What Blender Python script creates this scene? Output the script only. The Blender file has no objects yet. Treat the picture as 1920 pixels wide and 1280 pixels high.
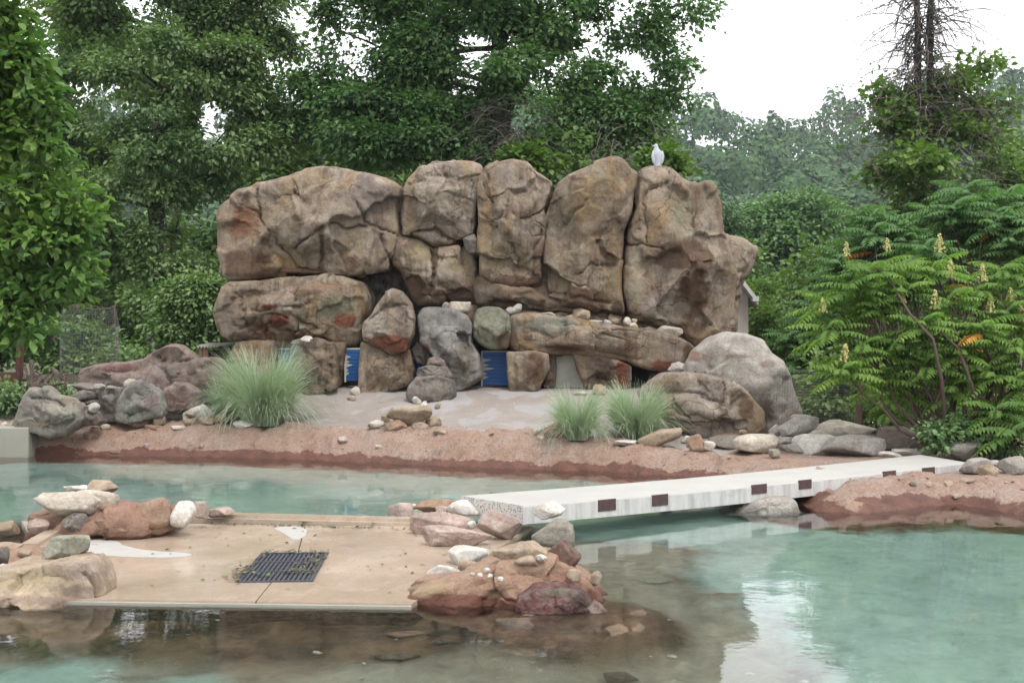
import bpy, bmesh, math, random
import numpy as np

# ------------------------------------------------------------------ camera, sky, sun, exposure
SC = bpy.context.scene
COL = SC.collection
F = 2150.0            # focal length in pixels of the 1920 px wide photograph
HZ = 650.0            # horizon row
CAMZ = 1.6
cam_d = bpy.data.cameras.new('camera')
cam = bpy.data.objects.new('camera', cam_d); COL.objects.link(cam); SC.camera = cam
cam.location = (0, 0, CAMZ); cam.rotation_euler = (math.pi / 2, 0, 0)
cam_d.sensor_width = 36.0; cam_d.lens = 36.0 * F / 1920.0
cam_d.shift_y = (HZ - 640.0) / 1920.0
cam_d.clip_start = 0.05; cam_d.clip_end = 3000
cam_d.dof.use_dof = True; cam_d.dof.focus_distance = 13.5; cam_d.dof.aperture_fstop = 5.6

SUN_EL, SUN_AZ = math.radians(58), math.radians(150)   # azimuth from +Y clockwise
W = bpy.data.worlds.new("World"); SC.world = W; W.use_nodes = True
wn, wl = W.node_tree.nodes, W.node_tree.links
wn.clear()
w_out = wn.new('ShaderNodeOutputWorld'); w_bg = wn.new('ShaderNodeBackground')
w_sky = wn.new('ShaderNodeTexSky'); w_sky.sky_type = 'NISHITA'; w_sky.sun_disc = False
w_sky.sun_elevation = SUN_EL; w_sky.sun_rotation = SUN_AZ
w_tc = wn.new('ShaderNodeTexCoord'); w_no = wn.new('ShaderNodeTexNoise')
w_no.inputs['Scale'].default_value = 2.2; w_no.inputs['Detail'].default_value = 5
w_mr = wn.new('ShaderNodeMapRange')
w_mr.inputs['From Min'].default_value = 0.3; w_mr.inputs['From Max'].default_value = 0.7
w_mr.inputs['To Min'].default_value = 0.88; w_mr.inputs['To Max'].default_value = 1.0
w_mx = wn.new('ShaderNodeMix'); w_mx.data_type = 'RGBA'
w_mx.inputs['B'].default_value = (12.2, 12.3, 12.6, 1)
wl.new(w_tc.outputs['Generated'], w_no.inputs['Vector']); wl.new(w_no.outputs['Fac'], w_mr.inputs['Value'])
wl.new(w_mr.outputs['Result'], w_mx.inputs['Factor']); wl.new(w_sky.outputs['Color'], w_mx.inputs['A'])
wl.new(w_mx.outputs['Result'], w_bg.inputs['Color']); w_bg.inputs['Strength'].default_value = 0.10
wl.new(w_bg.outputs['Background'], w_out.inputs['Surface'])

sun_d = bpy.data.lights.new('sun', 'SUN'); sun = bpy.data.objects.new('sun', sun_d); COL.objects.link(sun)
sun_d.energy = 1.5; sun_d.angle = math.radians(14); sun_d.color = (1.0, 0.965, 0.91)
sun.rotation_euler = (math.radians(90) - SUN_EL, 0, math.pi - SUN_AZ)
sun.location = (0, 0, 40)
SC.view_settings.view_transform = 'Standard'; SC.view_settings.look = 'None'
SC.view_settings.exposure = 0.80; SC.view_settings.gamma = 1.0
SC.view_settings.use_curve_mapping = False
SC.render.engine = 'CYCLES'
cy = SC.cycles
cy.use_denoising = True; cy.max_bounces = 8; cy.diffuse_bounces = 3; cy.glossy_bounces = 4
cy.transmission_bounces = 6; cy.transparent_max_bounces = 8; cy.volume_bounces = 0
cy.sample_clamp_indirect = 6.0

# ------------------------------------------------------------------ numeric helpers
def W3(px, py, Y):
    return np.array([(px - 960.0) * Y / F, Y, CAMZ - (py - HZ) * Y / F])

_P = np.random.RandomState(7).permutation(256); _P = np.concatenate([_P, _P, _P])
_G = np.random.RandomState(8).rand(1024) * 2 - 1
def vnoise(p):
    """value noise, p (N,3) -> (N,) in about -1..1"""
    i = np.floor(p).astype(int); f = p - i; u = f * f * (3 - 2 * f); i &= 255
    def h(a, b, c): return _G[_P[_P[_P[(i[:, 0] + a) & 255] + ((i[:, 1] + b) & 255)] + ((i[:, 2] + c) & 255)]]
    x0 = h(0,0,0) * (1 - u[:, 0]) + h(1,0,0) * u[:, 0]; x1 = h(0,1,0) * (1 - u[:, 0]) + h(1,1,0) * u[:, 0]
    x2 = h(0,0,1) * (1 - u[:, 0]) + h(1,0,1) * u[:, 0]; x3 = h(0,1,1) * (1 - u[:, 0]) + h(1,1,1) * u[:, 0]
    return (x0 * (1 - u[:, 1]) + x1 * u[:, 1]) * (1 - u[:, 2]) + (x2 * (1 - u[:, 1]) + x3 * u[:, 1]) * u[:, 2]
def fbm(p, octv=4, gain=0.5, lac=2.03):
    s = 0; a = 1.0
    for k in range(octv):
        s = s + a * vnoise(p + k * 17.3); p = p * lac; a *= gain
    return s
def ridged(p, octv=4, gain=0.5):
    s = 0; a = 1.0
    for k in range(octv):
        s = s + a * (1 - 2 * np.abs(vnoise(p + k * 31.7))); p = p * 2.1; a *= gain
    return s
def smooth(t): t = np.clip(t, 0, 1); return t * t * (3 - 2 * t)

def seg_dist(P, A, B):
    """P (N,2) to segment AB"""
    d = B - A; L = (d * d).sum() + 1e-12
    t = np.clip(((P - A) @ d) / L, 0, 1)
    return np.hypot(*(P - (A + t[:, None] * d)).T)
def poly_sd(P, poly):
    """signed distance, positive outside"""
    poly = np.asarray(poly, float); n = len(poly)
    D = np.full(len(P), 1e9); ins = np.zeros(len(P), bool)
    for i in range(n):
        A = poly[i]; B = poly[(i + 1) % n]
        D = np.minimum(D, seg_dist(P, A, B))
        c = ((A[1] > P[:, 1]) != (B[1] > P[:, 1]))
        with np.errstate(divide='ignore', invalid='ignore'):
            xx = (B[0] - A[0]) * (P[:, 1] - A[1]) / (B[1] - A[1] + 1e-15) + A[0]
        ins ^= c & (P[:, 0] < xx)
    return np.where(ins, -D, D)

def mesh_obj(name, V, Fa, mats, parent=None, loc=(0, 0, 0), smooth_sh=True, fmat=None, paint=None, link=True):
    """V world-space vertices; origin moved to loc. Fa: (M,3|4) array or list"""
    V = np.asarray(V, float); loc = np.asarray(loc, float)
    me = bpy.data.meshes.new(name)
    Vl = V - loc
    if isinstance(Fa, np.ndarray):
        k = Fa.shape[1]; m = len(Fa)
        me.vertices.add(len(Vl)); me.vertices.foreach_set('co', Vl.astype(np.float32).ravel())
        me.loops.add(m * k); me.loops.foreach_set('vertex_index', Fa.astype(np.int32).ravel())
        me.polygons.add(m); me.polygons.foreach_set('loop_start', np.arange(0, m * k, k, dtype=np.int32))
        me.polygons.foreach_set('loop_total', np.full(m, k, dtype=np.int32))
        me.update(calc_edges=True)
    else:
        me.from_pydata([tuple(v) for v in Vl], [], [tuple(int(i) for i in f) for f in Fa]); me.update()
    if not isinstance(mats, (list, tuple)): mats = [mats]
    for m_ in mats: me.materials.append(m_)
    if fmat is not None: me.polygons.foreach_set('material_index', np.asarray(fmat, np.int32))
    if smooth_sh: me.polygons.foreach_set('use_smooth', np.ones(len(me.polygons), bool))
    if paint is None and getattr(mats[0], 'get', None) and mats[0].get('painted'): paint = np.zeros((len(Vl), 4))
    if paint is not None:
        ca = me.color_attributes.new('paint', 'FLOAT_COLOR', 'POINT')
        ca.data.foreach_set('color', np.asarray(paint, np.float32).ravel())
    o = bpy.data.objects.new(name, me)
    if link: COL.objects.link(o)
    if parent is not None:
        o.parent = parent; o.location = loc - np.array(parent['_w'])
    else:
        o.location = loc
    o['_w'] = [float(x) for x in loc]
    return o
def empty(name, loc, label, cat, group=None):
    o = bpy.data.objects.new(name, None); COL.objects.link(o); o.location = loc
    o.empty_display_size = 0.2
    o['_w'] = [float(x) for x in loc]; tag(o, label, cat, group); return o
def tag(o, label=None, cat=None, group=None, kind=None):
    if label: o['label'] = label
    if cat: o['category'] = cat
    if group: o['group'] = group
    if kind: o['kind'] = kind
    return o

class MB:
    """collects boxes, tubes and strips into one mesh"""
    def __init__(s): s.V = []; s.F = []; s.n = 0
    def add(s, V, Fa):
        s.V.append(np.asarray(V, float)); s.F += [tuple(int(i) + s.n for i in f) for f in Fa]; s.n += len(V)
    def box(s, c, h, rz=0, ry=0, rx=0, taper=1.0):
        v = np.array([[x, y, z] for z in (-1, 1) for y in (-1, 1) for x in (-1, 1)], float)
        v[4:, :2] *= taper; v = v * np.array(h)
        v = rot(v, rx, ry, rz) + np.array(c)
        s.add(v, [(0,2,3,1), (4,5,7,6), (0,1,5,4), (1,3,7,5), (3,2,6,7), (2,0,4,6)])
    def tube(s, pts, rad, k=6, cap=True):
        pts = np.asarray(pts, float); n = len(pts)
        rad = np.broadcast_to(np.asarray(rad, float), (n,))
        T = np.gradient(pts, axis=0); T /= np.linalg.norm(T, axis=1)[:, None] + 1e-9
        up = np.array([0, 0, 1.0]) if abs(T[0][2]) < 0.9 else np.array([1.0, 0, 0])
        V = []
        for i in range(n):
            a = np.cross(T[i], up); a /= np.linalg.norm(a) + 1e-9; b = np.cross(T[i], a); up = np.cross(a, T[i]) * 1.0
            for j in range(k):
                t = 2 * math.pi * j / k
                V.append(pts[i] + rad[i] * (math.cos(t) * a + math.sin(t) * b))
        Fa = []
        for i in range(n - 1):
            for j in range(k):
                Fa.append((i * k + j, i * k + (j + 1) % k, (i + 1) * k + (j + 1) % k, (i + 1) * k + j))
        if cap: Fa.append(tuple(range(k))[::-1]); Fa.append(tuple(range((n - 1) * k, n * k)))
        s.add(V, Fa)
    def prism(s, poly, z0, z1):
        n = len(poly); V = [(x, y, z0) for x, y in poly] + [(x, y, z1) for x, y in poly]
        Fa = [tuple(range(n))[::-1], tuple(range(n, 2 * n))] + [(i, (i + 1) % n, n + (i + 1) % n, n + i) for i in range(n)]
        s.add(V, Fa)
    def build(s, name, mat, parent=None, loc=(0, 0, 0), smooth_sh=False):
        return mesh_obj(name, np.concatenate(s.V), s.F, mat, parent, loc, smooth_sh)
def rot(v, rx=0, ry=0, rz=0):
    v = np.asarray(v, float)
    c, s_ = math.cos(rx), math.sin(rx); v = v @ np.array([[1,0,0],[0,c,s_],[0,-s_,c]])
    c, s_ = math.cos(ry), math.sin(ry); v = v @ np.array([[c,0,-s_],[0,1,0],[s_,0,c]])
    c, s_ = math.cos(rz), math.sin(rz); v = v @ np.array([[c,s_,0],[-s_,c,0],[0,0,1]])
    return v

# ------------------------------------------------------------------ material helpers
class NT:
    def __init__(s, name, disp=False):
        s.m = bpy.data.materials.new(name); s.m.use_nodes = True; s.t = s.m.node_tree
        s.t.nodes.clear(); s.out = s.n('OutputMaterial')
    def n(s, typ, **kw):
        nd = s.t.nodes.new('ShaderNode' + typ)
        for k, v in kw.items():
            if k.startswith('_'): setattr(nd, k[1:], v)
        return nd
    def link(s, a, b): s.t.links.new(a, b)
    def val(s, nd, **kw):
        for k, v in kw.items():
            k = k.replace('_', ' ')
            if hasattr(v, 'is_linked') or hasattr(v, 'links'): s.link(v, nd.inputs[k])
            else: nd.inputs[k].default_value = v
        return nd
    def noise(s, vec, scale, detail=4, rough=0.55, dist=0.0):
        nd = s.n('TexNoise'); s.link(vec, nd.inputs['Vector'])
        s.val(nd, Scale=scale, Detail=detail, Roughness=rough, Distortion=dist); return nd.outputs['Fac']
    def vor(s, vec, scale, feature='F1', out='Distance', rnd=1.0):
        nd = s.n('TexVoronoi', _feature=feature); s.link(vec, nd.inputs['Vector']); s.val(nd, Scale=scale, Randomness=rnd)
        return nd.outputs[out]
    def mr(s, x, a, b, c=0.0, d=1.0):
        nd = s.n('MapRange'); s.link(x, nd.inputs['Value'])
        for k, v in (('From Min', a), ('From Max', b), ('To Min', c), ('To Max', d)): nd.inputs[k].default_value = v
        return nd.outputs['Result']
    def math(s, op, a, b=0.0, c=0.0):
        nd = s.n('Math', _operation=op)
        for i, x in enumerate((a, b, c)):
            if isinstance(x, (int, float)): nd.inputs[i].default_value = x
            else: s.link(x, nd.inputs[i])
        return nd.outputs[0]
    def mix(s, f, a, b, mode='MIX'):
        nd = s.n('Mix', _data_type='RGBA', _blend_type=mode)
        for k, x in (('Factor', f), ('A', a), ('B', b)):
            if isinstance(x, (int, float)): nd.inputs[k].default_value = x
            elif isinstance(x, tuple): nd.inputs[k].default_value = (x + (1,))[:4]
            else: s.link(x, nd.inputs[k])
        return nd.outputs['Result']
    def mapping(s, vec, scale=(1, 1, 1)):
        nd = s.n('Mapping'); s.link(vec, nd.inputs['Vector']); nd.inputs['Scale'].default_value = scale
        return nd.outputs['Vector']
    def bump(s, h, strength=0.5, dist=0.02, normal=None):
        nd = s.n('Bump'); s.link(h, nd.inputs['Height'])
        nd.inputs['Strength'].default_value = strength; nd.inputs['Distance'].default_value = dist
        if normal is not None: s.link(normal, nd.inputs['Normal'])
        return nd.outputs['Normal']
    def principled(s, color, rough=0.8, normal=None, spec=0.3, metal=0.0, **kw):
        nd = s.n('BsdfPrincipled')
        if isinstance(color, tuple): nd.inputs['Base Color'].default_value = (color + (1,))[:4]
        else: s.link(color, nd.inputs['Base Color'])
        if isinstance(rough, (int, float)): nd.inputs['Roughness'].default_value = rough
        else: s.link(rough, nd.inputs['Roughness'])
        nd.inputs['Specular IOR Level'].default_value = spec; nd.inputs['Metallic'].default_value = metal
        if normal is not None: s.link(normal, nd.inputs['Normal'])
        s.link(nd.outputs[0], s.out.inputs['Surface']); return nd
    def objvec(s, rnd=True):
        tc = s.n('TexCoord'); v = tc.outputs['Object']
        if rnd:
            oi = s.n('ObjectInfo'); a = s.n('VectorMath', _operation='ADD'); m = s.n('VectorMath', _operation='SCALE')
            m.inputs[0].default_value = (17.0, 31.0, 23.0); s.link(oi.outputs['Random'], m.inputs['Scale'])
            s.link(v, a.inputs[0]); s.link(m.outputs[0], a.inputs[1]); v = a.outputs[0]
        return v
    def paint(s, base, vec=None):
        at = s.n('Attribute'); at.attribute_name = 'paint'
        al = at.outputs['Alpha']
        if vec is not None:
            nz = s.noise(vec, 3.2, 6, 0.62)
            al2 = s.math('SUBTRACT', s.math('MULTIPLY', al, 2.2), s.mr(nz, 0.3, 0.7, 0.0, 0.85))
            nd = s.n('Clamp'); s.link(al2, nd.inputs[0]); al = s.math('MULTIPLY', nd.outputs[0], 0.85)
        return s.mix(al, base, at.outputs['Color'])

KA = 0.72   # stone base colours are scaled once for the photograph's exposure
def rock_mat(name, c1, c2, c3, sc=1.0, streak=0.0, streak_c=(0.07, 0.045, 0.032), pits=0.35, rough=0.85, bump=0.75, speck=0.6, warm=None):
    N = NT(name); v = N.objvec()
    c1, c2, c3 = [tuple(x * KA * (1.14 if warm else 1.0) for x in c) for c in (c1, c2, c3)]
    n1 = N.noise(v, 0.9 * sc, 7, 0.62, 0.4)
    col = N.mix(N.mr(n1, 0.38, 0.62), c1, c2)
    n2 = N.noise(v, 2.6 * sc, 8, 0.66, 0.2)
    col = N.mix(N.mr(n2, 0.5, 0.68, 0, 0.8), col, c3)
    n7 = N.noise(v, 0.55 * sc, 5, 0.6, 0.8)
    col = N.mix(N.mr(n7, 0.50, 0.64, 0, 0.5), col, tuple(x * 0.45 for x in c2))
    n8 = N.noise(N.mapping(v, (1.0, 1.0, 0.7)), 1.3 * sc, 6, 0.65, 0.5)
    col = N.mix(N.mr(n8, 0.54, 0.66, 0, 0.55), col, tuple(min(1, x * 1.45) for x in c1))
    n5 = N.noise(v, 7.5 * sc, 6, 0.7)
    col = N.mix(N.mr(n5, 0.4, 0.62, 0.0, 0.35), col, (0.30, 0.285, 0.255))
    if streak > 0:
        sv = N.mapping(v, (3.2, 3.2, 0.42))
        n3 = N.noise(sv, 1.3, 7, 0.68, 0.25)
        col = N.mix(N.mr(n3, 0.49, 0.64, 0, streak), col, streak_c)
        n3b = N.noise(N.mapping(v, (7.5, 7.5, 0.5)), 1.3, 6, 0.7, 0.15)
        col = N.mix(N.math('MULTIPLY', N.mr(n3b, 0.50, 0.60, 0, streak * .75), N.mr(N.noise(v, 0.7, 3), 0.42, 0.56)), col, streak_c)
        if warm: col = N.mix(N.mr(N.noise(N.mapping(v, (1.6, 1.6, 0.8)), 0.9, 6, 0.65, 0.6), 0.5, 0.62, 0, 0.75), col, warm)
    col = N.paint(col, v)
    n9 = N.noise(v, 5.5 * sc ** .5, 9, 0.78, 0.3)
    col = N.mix(N.mr(n9, 0.50, 0.66, 0, 0.6 if warm else 0.3), col, N.mix(1.0, col, (0.42, 0.34, 0.28), 'MULTIPLY'))
    n4 = N.noise(v, 34.0, 5, 0.75)
    col = N.mix(N.mr(n4, 0.3, 0.7, speck, 0.0), col, N.mix(1.0, col, (0.45, 0.43, 0.42), 'MULTIPLY'))
    pv = N.vor(v, 26.0 * sc ** 0.5)
    pm = N.math('MULTIPLY', N.mr(pv, 0.10, 0.2, 1.0, 0.0), N.mr(N.noise(v, 2.1, 3), 0.48, 0.62))
    col = N.mix(N.math('MULTIPLY', pm, pits), col, (0.05, 0.04, 0.035))
    # relief
    wv = N.n('VectorMath', _operation='ADD'); N.link(v, wv.inputs[0]); nn = N.n('TexNoise'); N.link(v, nn.inputs['Vector']); N.val(nn, Scale=3.0 * sc, Detail=4.0)
    ws = N.n('VectorMath', _operation='SCALE'); N.link(nn.outputs['Color'], ws.inputs[0]); ws.inputs['Scale'].default_value = 0.35 / sc; N.link(ws.outputs[0], wv.inputs[1])
    ve = N.vor(wv.outputs[0], 1.5 * sc, 'DISTANCE_TO_EDGE')
    ck = N.mr(ve, 0.0, 0.012, 0.0, 1.0)
    ckm = N.mr(N.noise(v, 0.8 * sc, 2), 0.5, 0.56)
    ck = N.math('MAXIMUM', ck, N.math('SUBTRACT', 1.0, ckm))
    h = N.math('ADD', N.math('MULTIPLY', n2, 0.7), N.math('MULTIPLY', N.noise(v, 11.0, 8, 0.7), 0.55))
    h = N.math('ADD', h, N.math('MULTIPLY', n4, 0.22))
    h = N.math('ADD', h, N.math('MULTIPLY', ck, 0.12))
    ve2 = N.mr(N.vor(wv.outputs[0], 3.9 * sc, 'DISTANCE_TO_EDGE'), 0.0, 0.014, 1.0, 0.0)
    ln = N.math('MAXIMUM', N.math('SUBTRACT', 1.0, ck), N.math('MULTIPLY', ve2, N.mr(N.noise(v, 1.7 * sc, 2), 0.54, 0.58)))
    col = N.mix(N.math('MULTIPLY', ln, 0.7), col, (0.03, 0.022, 0.018)); h = N.math('SUBTRACT', h, N.math('MULTIPLY', ln, 0.10))
    sh_ = N.vor(v, 7.0 * sc, 'F1'); h = N.math('ADD', h, N.math('MULTIPLY', sh_, 0.10))
    h = N.math('SUBTRACT', h, N.math('MULTIPLY', pm, 0.25))
    nr = N.bump(h, bump, 0.06)
    N.principled(col, rough, nr, spec=0.25); N.m['painted'] = 1
    return N.m
# ------------------------------------------------------------------ materials
M = {}
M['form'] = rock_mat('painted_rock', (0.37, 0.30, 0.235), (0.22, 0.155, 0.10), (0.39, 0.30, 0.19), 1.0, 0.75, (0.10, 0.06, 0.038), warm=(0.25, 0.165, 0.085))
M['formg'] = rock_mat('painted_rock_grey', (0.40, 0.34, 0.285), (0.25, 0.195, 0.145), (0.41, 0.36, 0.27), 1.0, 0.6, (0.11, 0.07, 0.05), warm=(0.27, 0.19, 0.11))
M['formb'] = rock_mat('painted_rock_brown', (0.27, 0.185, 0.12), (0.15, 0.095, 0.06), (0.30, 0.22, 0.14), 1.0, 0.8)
M['core'] = rock_mat('shade_dark_rock', (0.045, 0.03, 0.022), (0.025, 0.018, 0.014), (0.07, 0.048, 0.034))  # colour darkened to put shade into the gaps between the boulders
M['blue'] = rock_mat('blue_grey_rock', (0.32, 0.31, 0.30), (0.225, 0.21, 0.195), (0.24, 0.20, 0.15), 1.6, 0.3)
M['green'] = rock_mat('greenish_rock', (0.27, 0.27, 0.19), (0.19, 0.20, 0.135), (0.27, 0.215, 0.15), 1.5, 0.3)
M['purple'] = rock_mat('purple_brown_rock', (0.31, 0.225, 0.195), (0.21, 0.145, 0.125), (0.38, 0.29, 0.25), 1.3, 0.3)
M['grey'] = rock_mat('grey_rock', (0.58, 0.54, 0.48), (0.45, 0.41, 0.36), (0.64, 0.60, 0.53), 1.5, 0.25, (0.13, 0.10, 0.08))
M['dgrey'] = rock_mat('dark_grey_rock', (0.27, 0.235, 0.205), (0.18, 0.155, 0.135), (0.34, 0.30, 0.25), 2.0, 0.2)
M['ggrey'] = rock_mat('green_grey_rock', (0.44, 0.41, 0.34), (0.33, 0.30, 0.25), (0.46, 0.43, 0.35), 2.0, 0.2)
M['teal'] = rock_mat('teal_rock', (0.36, 0.37, 0.33), (0.28, 0.275, 0.25), (0.28, 0.20, 0.17), 2.2, 0.2)
M['tan'] = rock_mat('tan_stone', (0.56, 0.43, 0.30), (0.42, 0.31, 0.21), (0.62, 0.51, 0.40), 4, 0.2, (0.2, 0.13, 0.08), bump=0.35)
M['orange'] = rock_mat('orange_stone', (0.46, 0.28, 0.185), (0.34, 0.20, 0.125), (0.48, 0.36, 0.27), 4, 0.2, (0.2, 0.12, 0.08), bump=0.4)
M['pale'] = rock_mat('pale_stone', (0.74, 0.66, 0.55), (0.58, 0.50, 0.40), (0.78, 0.73, 0.65), 4, 0.2, (0.3, 0.24, 0.17), 0.15, bump=0.3)
M['white'] = rock_mat('white_stone', (0.90, 0.86, 0.80), (0.74, 0.68, 0.60), (0.95, 0.92, 0.88), 5, 0.15, (0.4, 0.33, 0.25), 0.1, bump=0.25)
M['pgrey'] = rock_mat('pale_grey_stone', (0.62, 0.60, 0.55), (0.47, 0.44, 0.40), (0.70, 0.67, 0.62), 3.5, 0.25, (0.22, 0.18, 0.14), 0.2, bump=0.4)
M['pink'] = rock_mat('pink_stone', (0.66, 0.50, 0.43), (0.50, 0.36, 0.31), (0.76, 0.65, 0.57), 4, 0.25, (0.22, 0.14, 0.12), bump=0.4)
M['slabgreen'] = rock_mat('pale_green_stone', (0.46, 0.50, 0.39), (0.40, 0.36, 0.27), (0.50, 0.45, 0.36), 4, 0.2, (0.28, 0.2, 0.14), 0.1, bump=0.35)
M['red'] = rock_mat('red_stained_rock', (0.19, 0.065, 0.055), (0.10, 0.045, 0.042), (0.24, 0.14, 0.11), 3, 0.25, (0.05, 0.035, 0.04), 0.5)
M['wood'] = rock_mat('rust_brown_stone', (0.24, 0.12, 0.085), (0.14, 0.07, 0.055), (0.30, 0.18, 0.13), 4, 0.6, (0.09, 0.045, 0.04))
M['algae'] = rock_mat('dark_algae_wall', (0.16, 0.10, 0.06), (0.09, 0.06, 0.04), (0.19, 0.13, 0.08), 2, 0.4)
M['under'] = rock_mat('algae_covered_rock', (0.17, 0.14, 0.09), (0.11, 0.09, 0.06), (0.20, 0.17, 0.11), 3, 0.2)

def flat_mat(name, c, rough=0.6, metal=0.0, var=0.25, sc=8.0, bump=0.1, spec=0.4, c2=None):
    N = NT(name); v = N.objvec()
    n = N.noise(v, sc, 6, 0.65)
    c2 = c2 or tuple(x * (1 - var) for x in c)
    col = N.mix(N.mr(n, 0.35, 0.65), c, c2)
    N.principled(col, rough, N.bump(N.noise(v, sc * 5, 5), bump, 0.01), spec, metal); return N.m

def ground_mat():
    """red gunite bank, grey sand, painted basin - masks come in the 'paint' attribute: R sand, G basin, B tan shelf"""
    N = NT('bank_and_sand'); tc = N.n('TexCoord'); v = tc.outputs['Object']
    at = N.n('Attribute'); at.attribute_name = 'paint'
    sp = N.n('SeparateColor'); N.link(at.outputs['Color'], sp.inputs[0])
    xyz = N.n('SeparateXYZ'); N.link(v, xyz.inputs[0])
    n1 = N.noise(v, 1.1, 7, 0.65, 0.3); n2 = N.noise(v, 6.0, 8, 0.7); n3 = N.noise(v, 38.0, 6, 0.75)
    red = N.mix(N.mr(n1, 0.36, 0.64), (0.31, 0.20, 0.148), (0.35, 0.27, 0.22))
    red = N.mix(N.mr(n2, 0.45, 0.7, 0, 0.7), red, (0.235, 0.135, 0.10))
    red = N.mix(N.mr(N.noise(v, 2.3, 6, 0.7), 0.5, 0.64, 0, 0.7), red, (0.32, 0.26, 0.22))
    red = N.mix(N.mr(N.noise(v, 1.6, 8, 0.75, 0.5), 0.56, 0.66, 0, 0.65), red, (0.12, 0.08, 0.07))
    red = N.mix(N.mr(n3, 0.32, 0.6, 0.6, 0), red, (0.11, 0.062, 0.045))
    # wet tide mark with its own ragged edge
    tide = N.math('ADD', xyz.outputs[2], N.mr(N.noise(v, 1.7, 6, 0.7), 0.3, 0.7, -0.075, 0.075))
    wet = N.mr(tide, 0.085, 0.10, 1.0, 0.0)
    red = N.mix(wet, red, N.mix(N.mr(n2, 0.4, 0.6), (0.15, 0.066, 0.045), (0.10, 0.045, 0.033)))
    sand = N.mix(N.mr(n1, 0.35, 0.65), (0.290, 0.258, 0.236), (0.222, 0.190, 0.168))
    sm = N.mapping(v, (0.7, 0.8, 1.0))
    n6 = N.noise(sm, 1.5, 4, 0.5, 0.4)
    sand = N.mix(N.mr(n6, 0.53, 0.555, 0, 0.75), sand, (0.296, 0.285, 0.285))
    sand = N.mix(N.mr(n3, 0.35, 0.6, 0.35, 0), sand, (0.148, 0.122, 0.104))
    basin = N.mix(N.mr(N.noise(v, 0.8, 6, 0.6), 0.35, 0.65), (0.48, 0.60, 0.54), (0.33, 0.44, 0.39))
    basin = N.mix(N.mr(n2, 0.5, 0.7, 0, 0.35), basin, (0.163, 0.244, 0.200))
    shelf = N.mix(N.mr(n1, 0.35, 0.65), (0.40, 0.37, 0.29), (0.29, 0.265, 0.20))
    shelf = N.mix(N.mr(n2, 0.45, 0.7, 0, 0.5), shelf, (0.17, 0.15, 0.11))
    shelf = N.mix(at.outputs['Alpha'], shelf, N.mix(N.mr(N.noise(v, 2.4, 7, 0.7), 0.40, 0.6), (0.19, 0.125, 0.075), (0.065, 0.05, 0.036)))
    def edge(m, a=0.35, b=0.65, w=0.5):
        return N.mr(N.math('ADD', m, N.mr(N.noise(v, 2.2, 7, 0.7), 0.3, 0.7, -w / 2, w / 2)), a, b)
    col = N.mix(edge(sp.outputs[0]), red, sand)
    col = N.mix(edge(sp.outputs[2], 0.3, 0.7, 0.4), col, shelf)
    col = N.mix(edge(sp.outputs[1], 0.3, 0.7, 0.3), col, basin)
    grit = N.vor(v, 60.0)
    h = N.math('ADD', N.math('MULTIPLY', n2, 0.6), N.math('MULTIPLY', n3, 0.22))
    h = N.math('ADD', h, N.math('MULTIPLY', N.mr(grit, 0.1, 0.35, 1, 0), N.mr(N.noise(v, 3.0, 3), 0.5, 0.7, 0, 0.12)))
    st = N.math('SUBTRACT', 1.0, N.math('MULTIPLY', edge(sp.outputs[0]), 0.75))
    nb = N.n('Bump'); N.link(h, nb.inputs['Height']); N.link(st, nb.inputs['Strength']); nb.inputs['Distance'].default_value = 0.075
    rough = N.mr(wet, 0, 1, 0.9, 0.45)
    N.principled(col, rough, nb.outputs['Normal'], 0.3); return N.m
M['ground'] = ground_mat()

def mound_mat(name, a, b, c, wetc):
    N = NT(name); v = N.objvec(False); g = N.n('NewGeometry')
    xyz = N.n('SeparateXYZ'); N.link(g.outputs['Position'], xyz.inputs[0])
    n1 = N.noise(v, 3.0, 7, 0.65, 0.3); n2 = N.noise(v, 14.0, 8, 0.72); n3 = N.noise(v, 60.0, 5, 0.75)
    col = N.mix(N.mr(n1, 0.38, 0.62), a, b); col = N.mix(N.mr(n2, 0.45, 0.65, 0, 0.8), col, c)
    col = N.mix(N.mr(n3, 0.3, 0.6, 0.5, 0), col, (0.18, 0.09, 0.06))
    tide = N.math('ADD', xyz.outputs[2], N.mr(N.noise(v, 5.0, 6, 0.7), 0.3, 0.7, -0.03, 0.03))
    wet = N.mr(tide, 0.055, 0.068, 1.0, 0.0); col = N.mix(wet, col, wetc)
    col = N.paint(col, v)
    h = N.math('ADD', N.math('MULTIPLY', n2, 0.7), N.math('MULTIPLY', n3, 0.25)); N.m['painted'] = 1
    N.principled(col, N.mr(wet, 0, 1, 0.9, 0.45), N.bump(h, 0.9, 0.05), 0.3); return N.m
M['mound'] = mound_mat('orange_mortar', (0.31, 0.20, 0.14), (0.36, 0.265, 0.185), (0.23, 0.13, 0.095), (0.14, 0.06, 0.042))
M['moundr'] = mound_mat('red_mortar', (0.25, 0.145, 0.105), (0.30, 0.20, 0.145), (0.19, 0.105, 0.08), (0.12, 0.055, 0.038))

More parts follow.
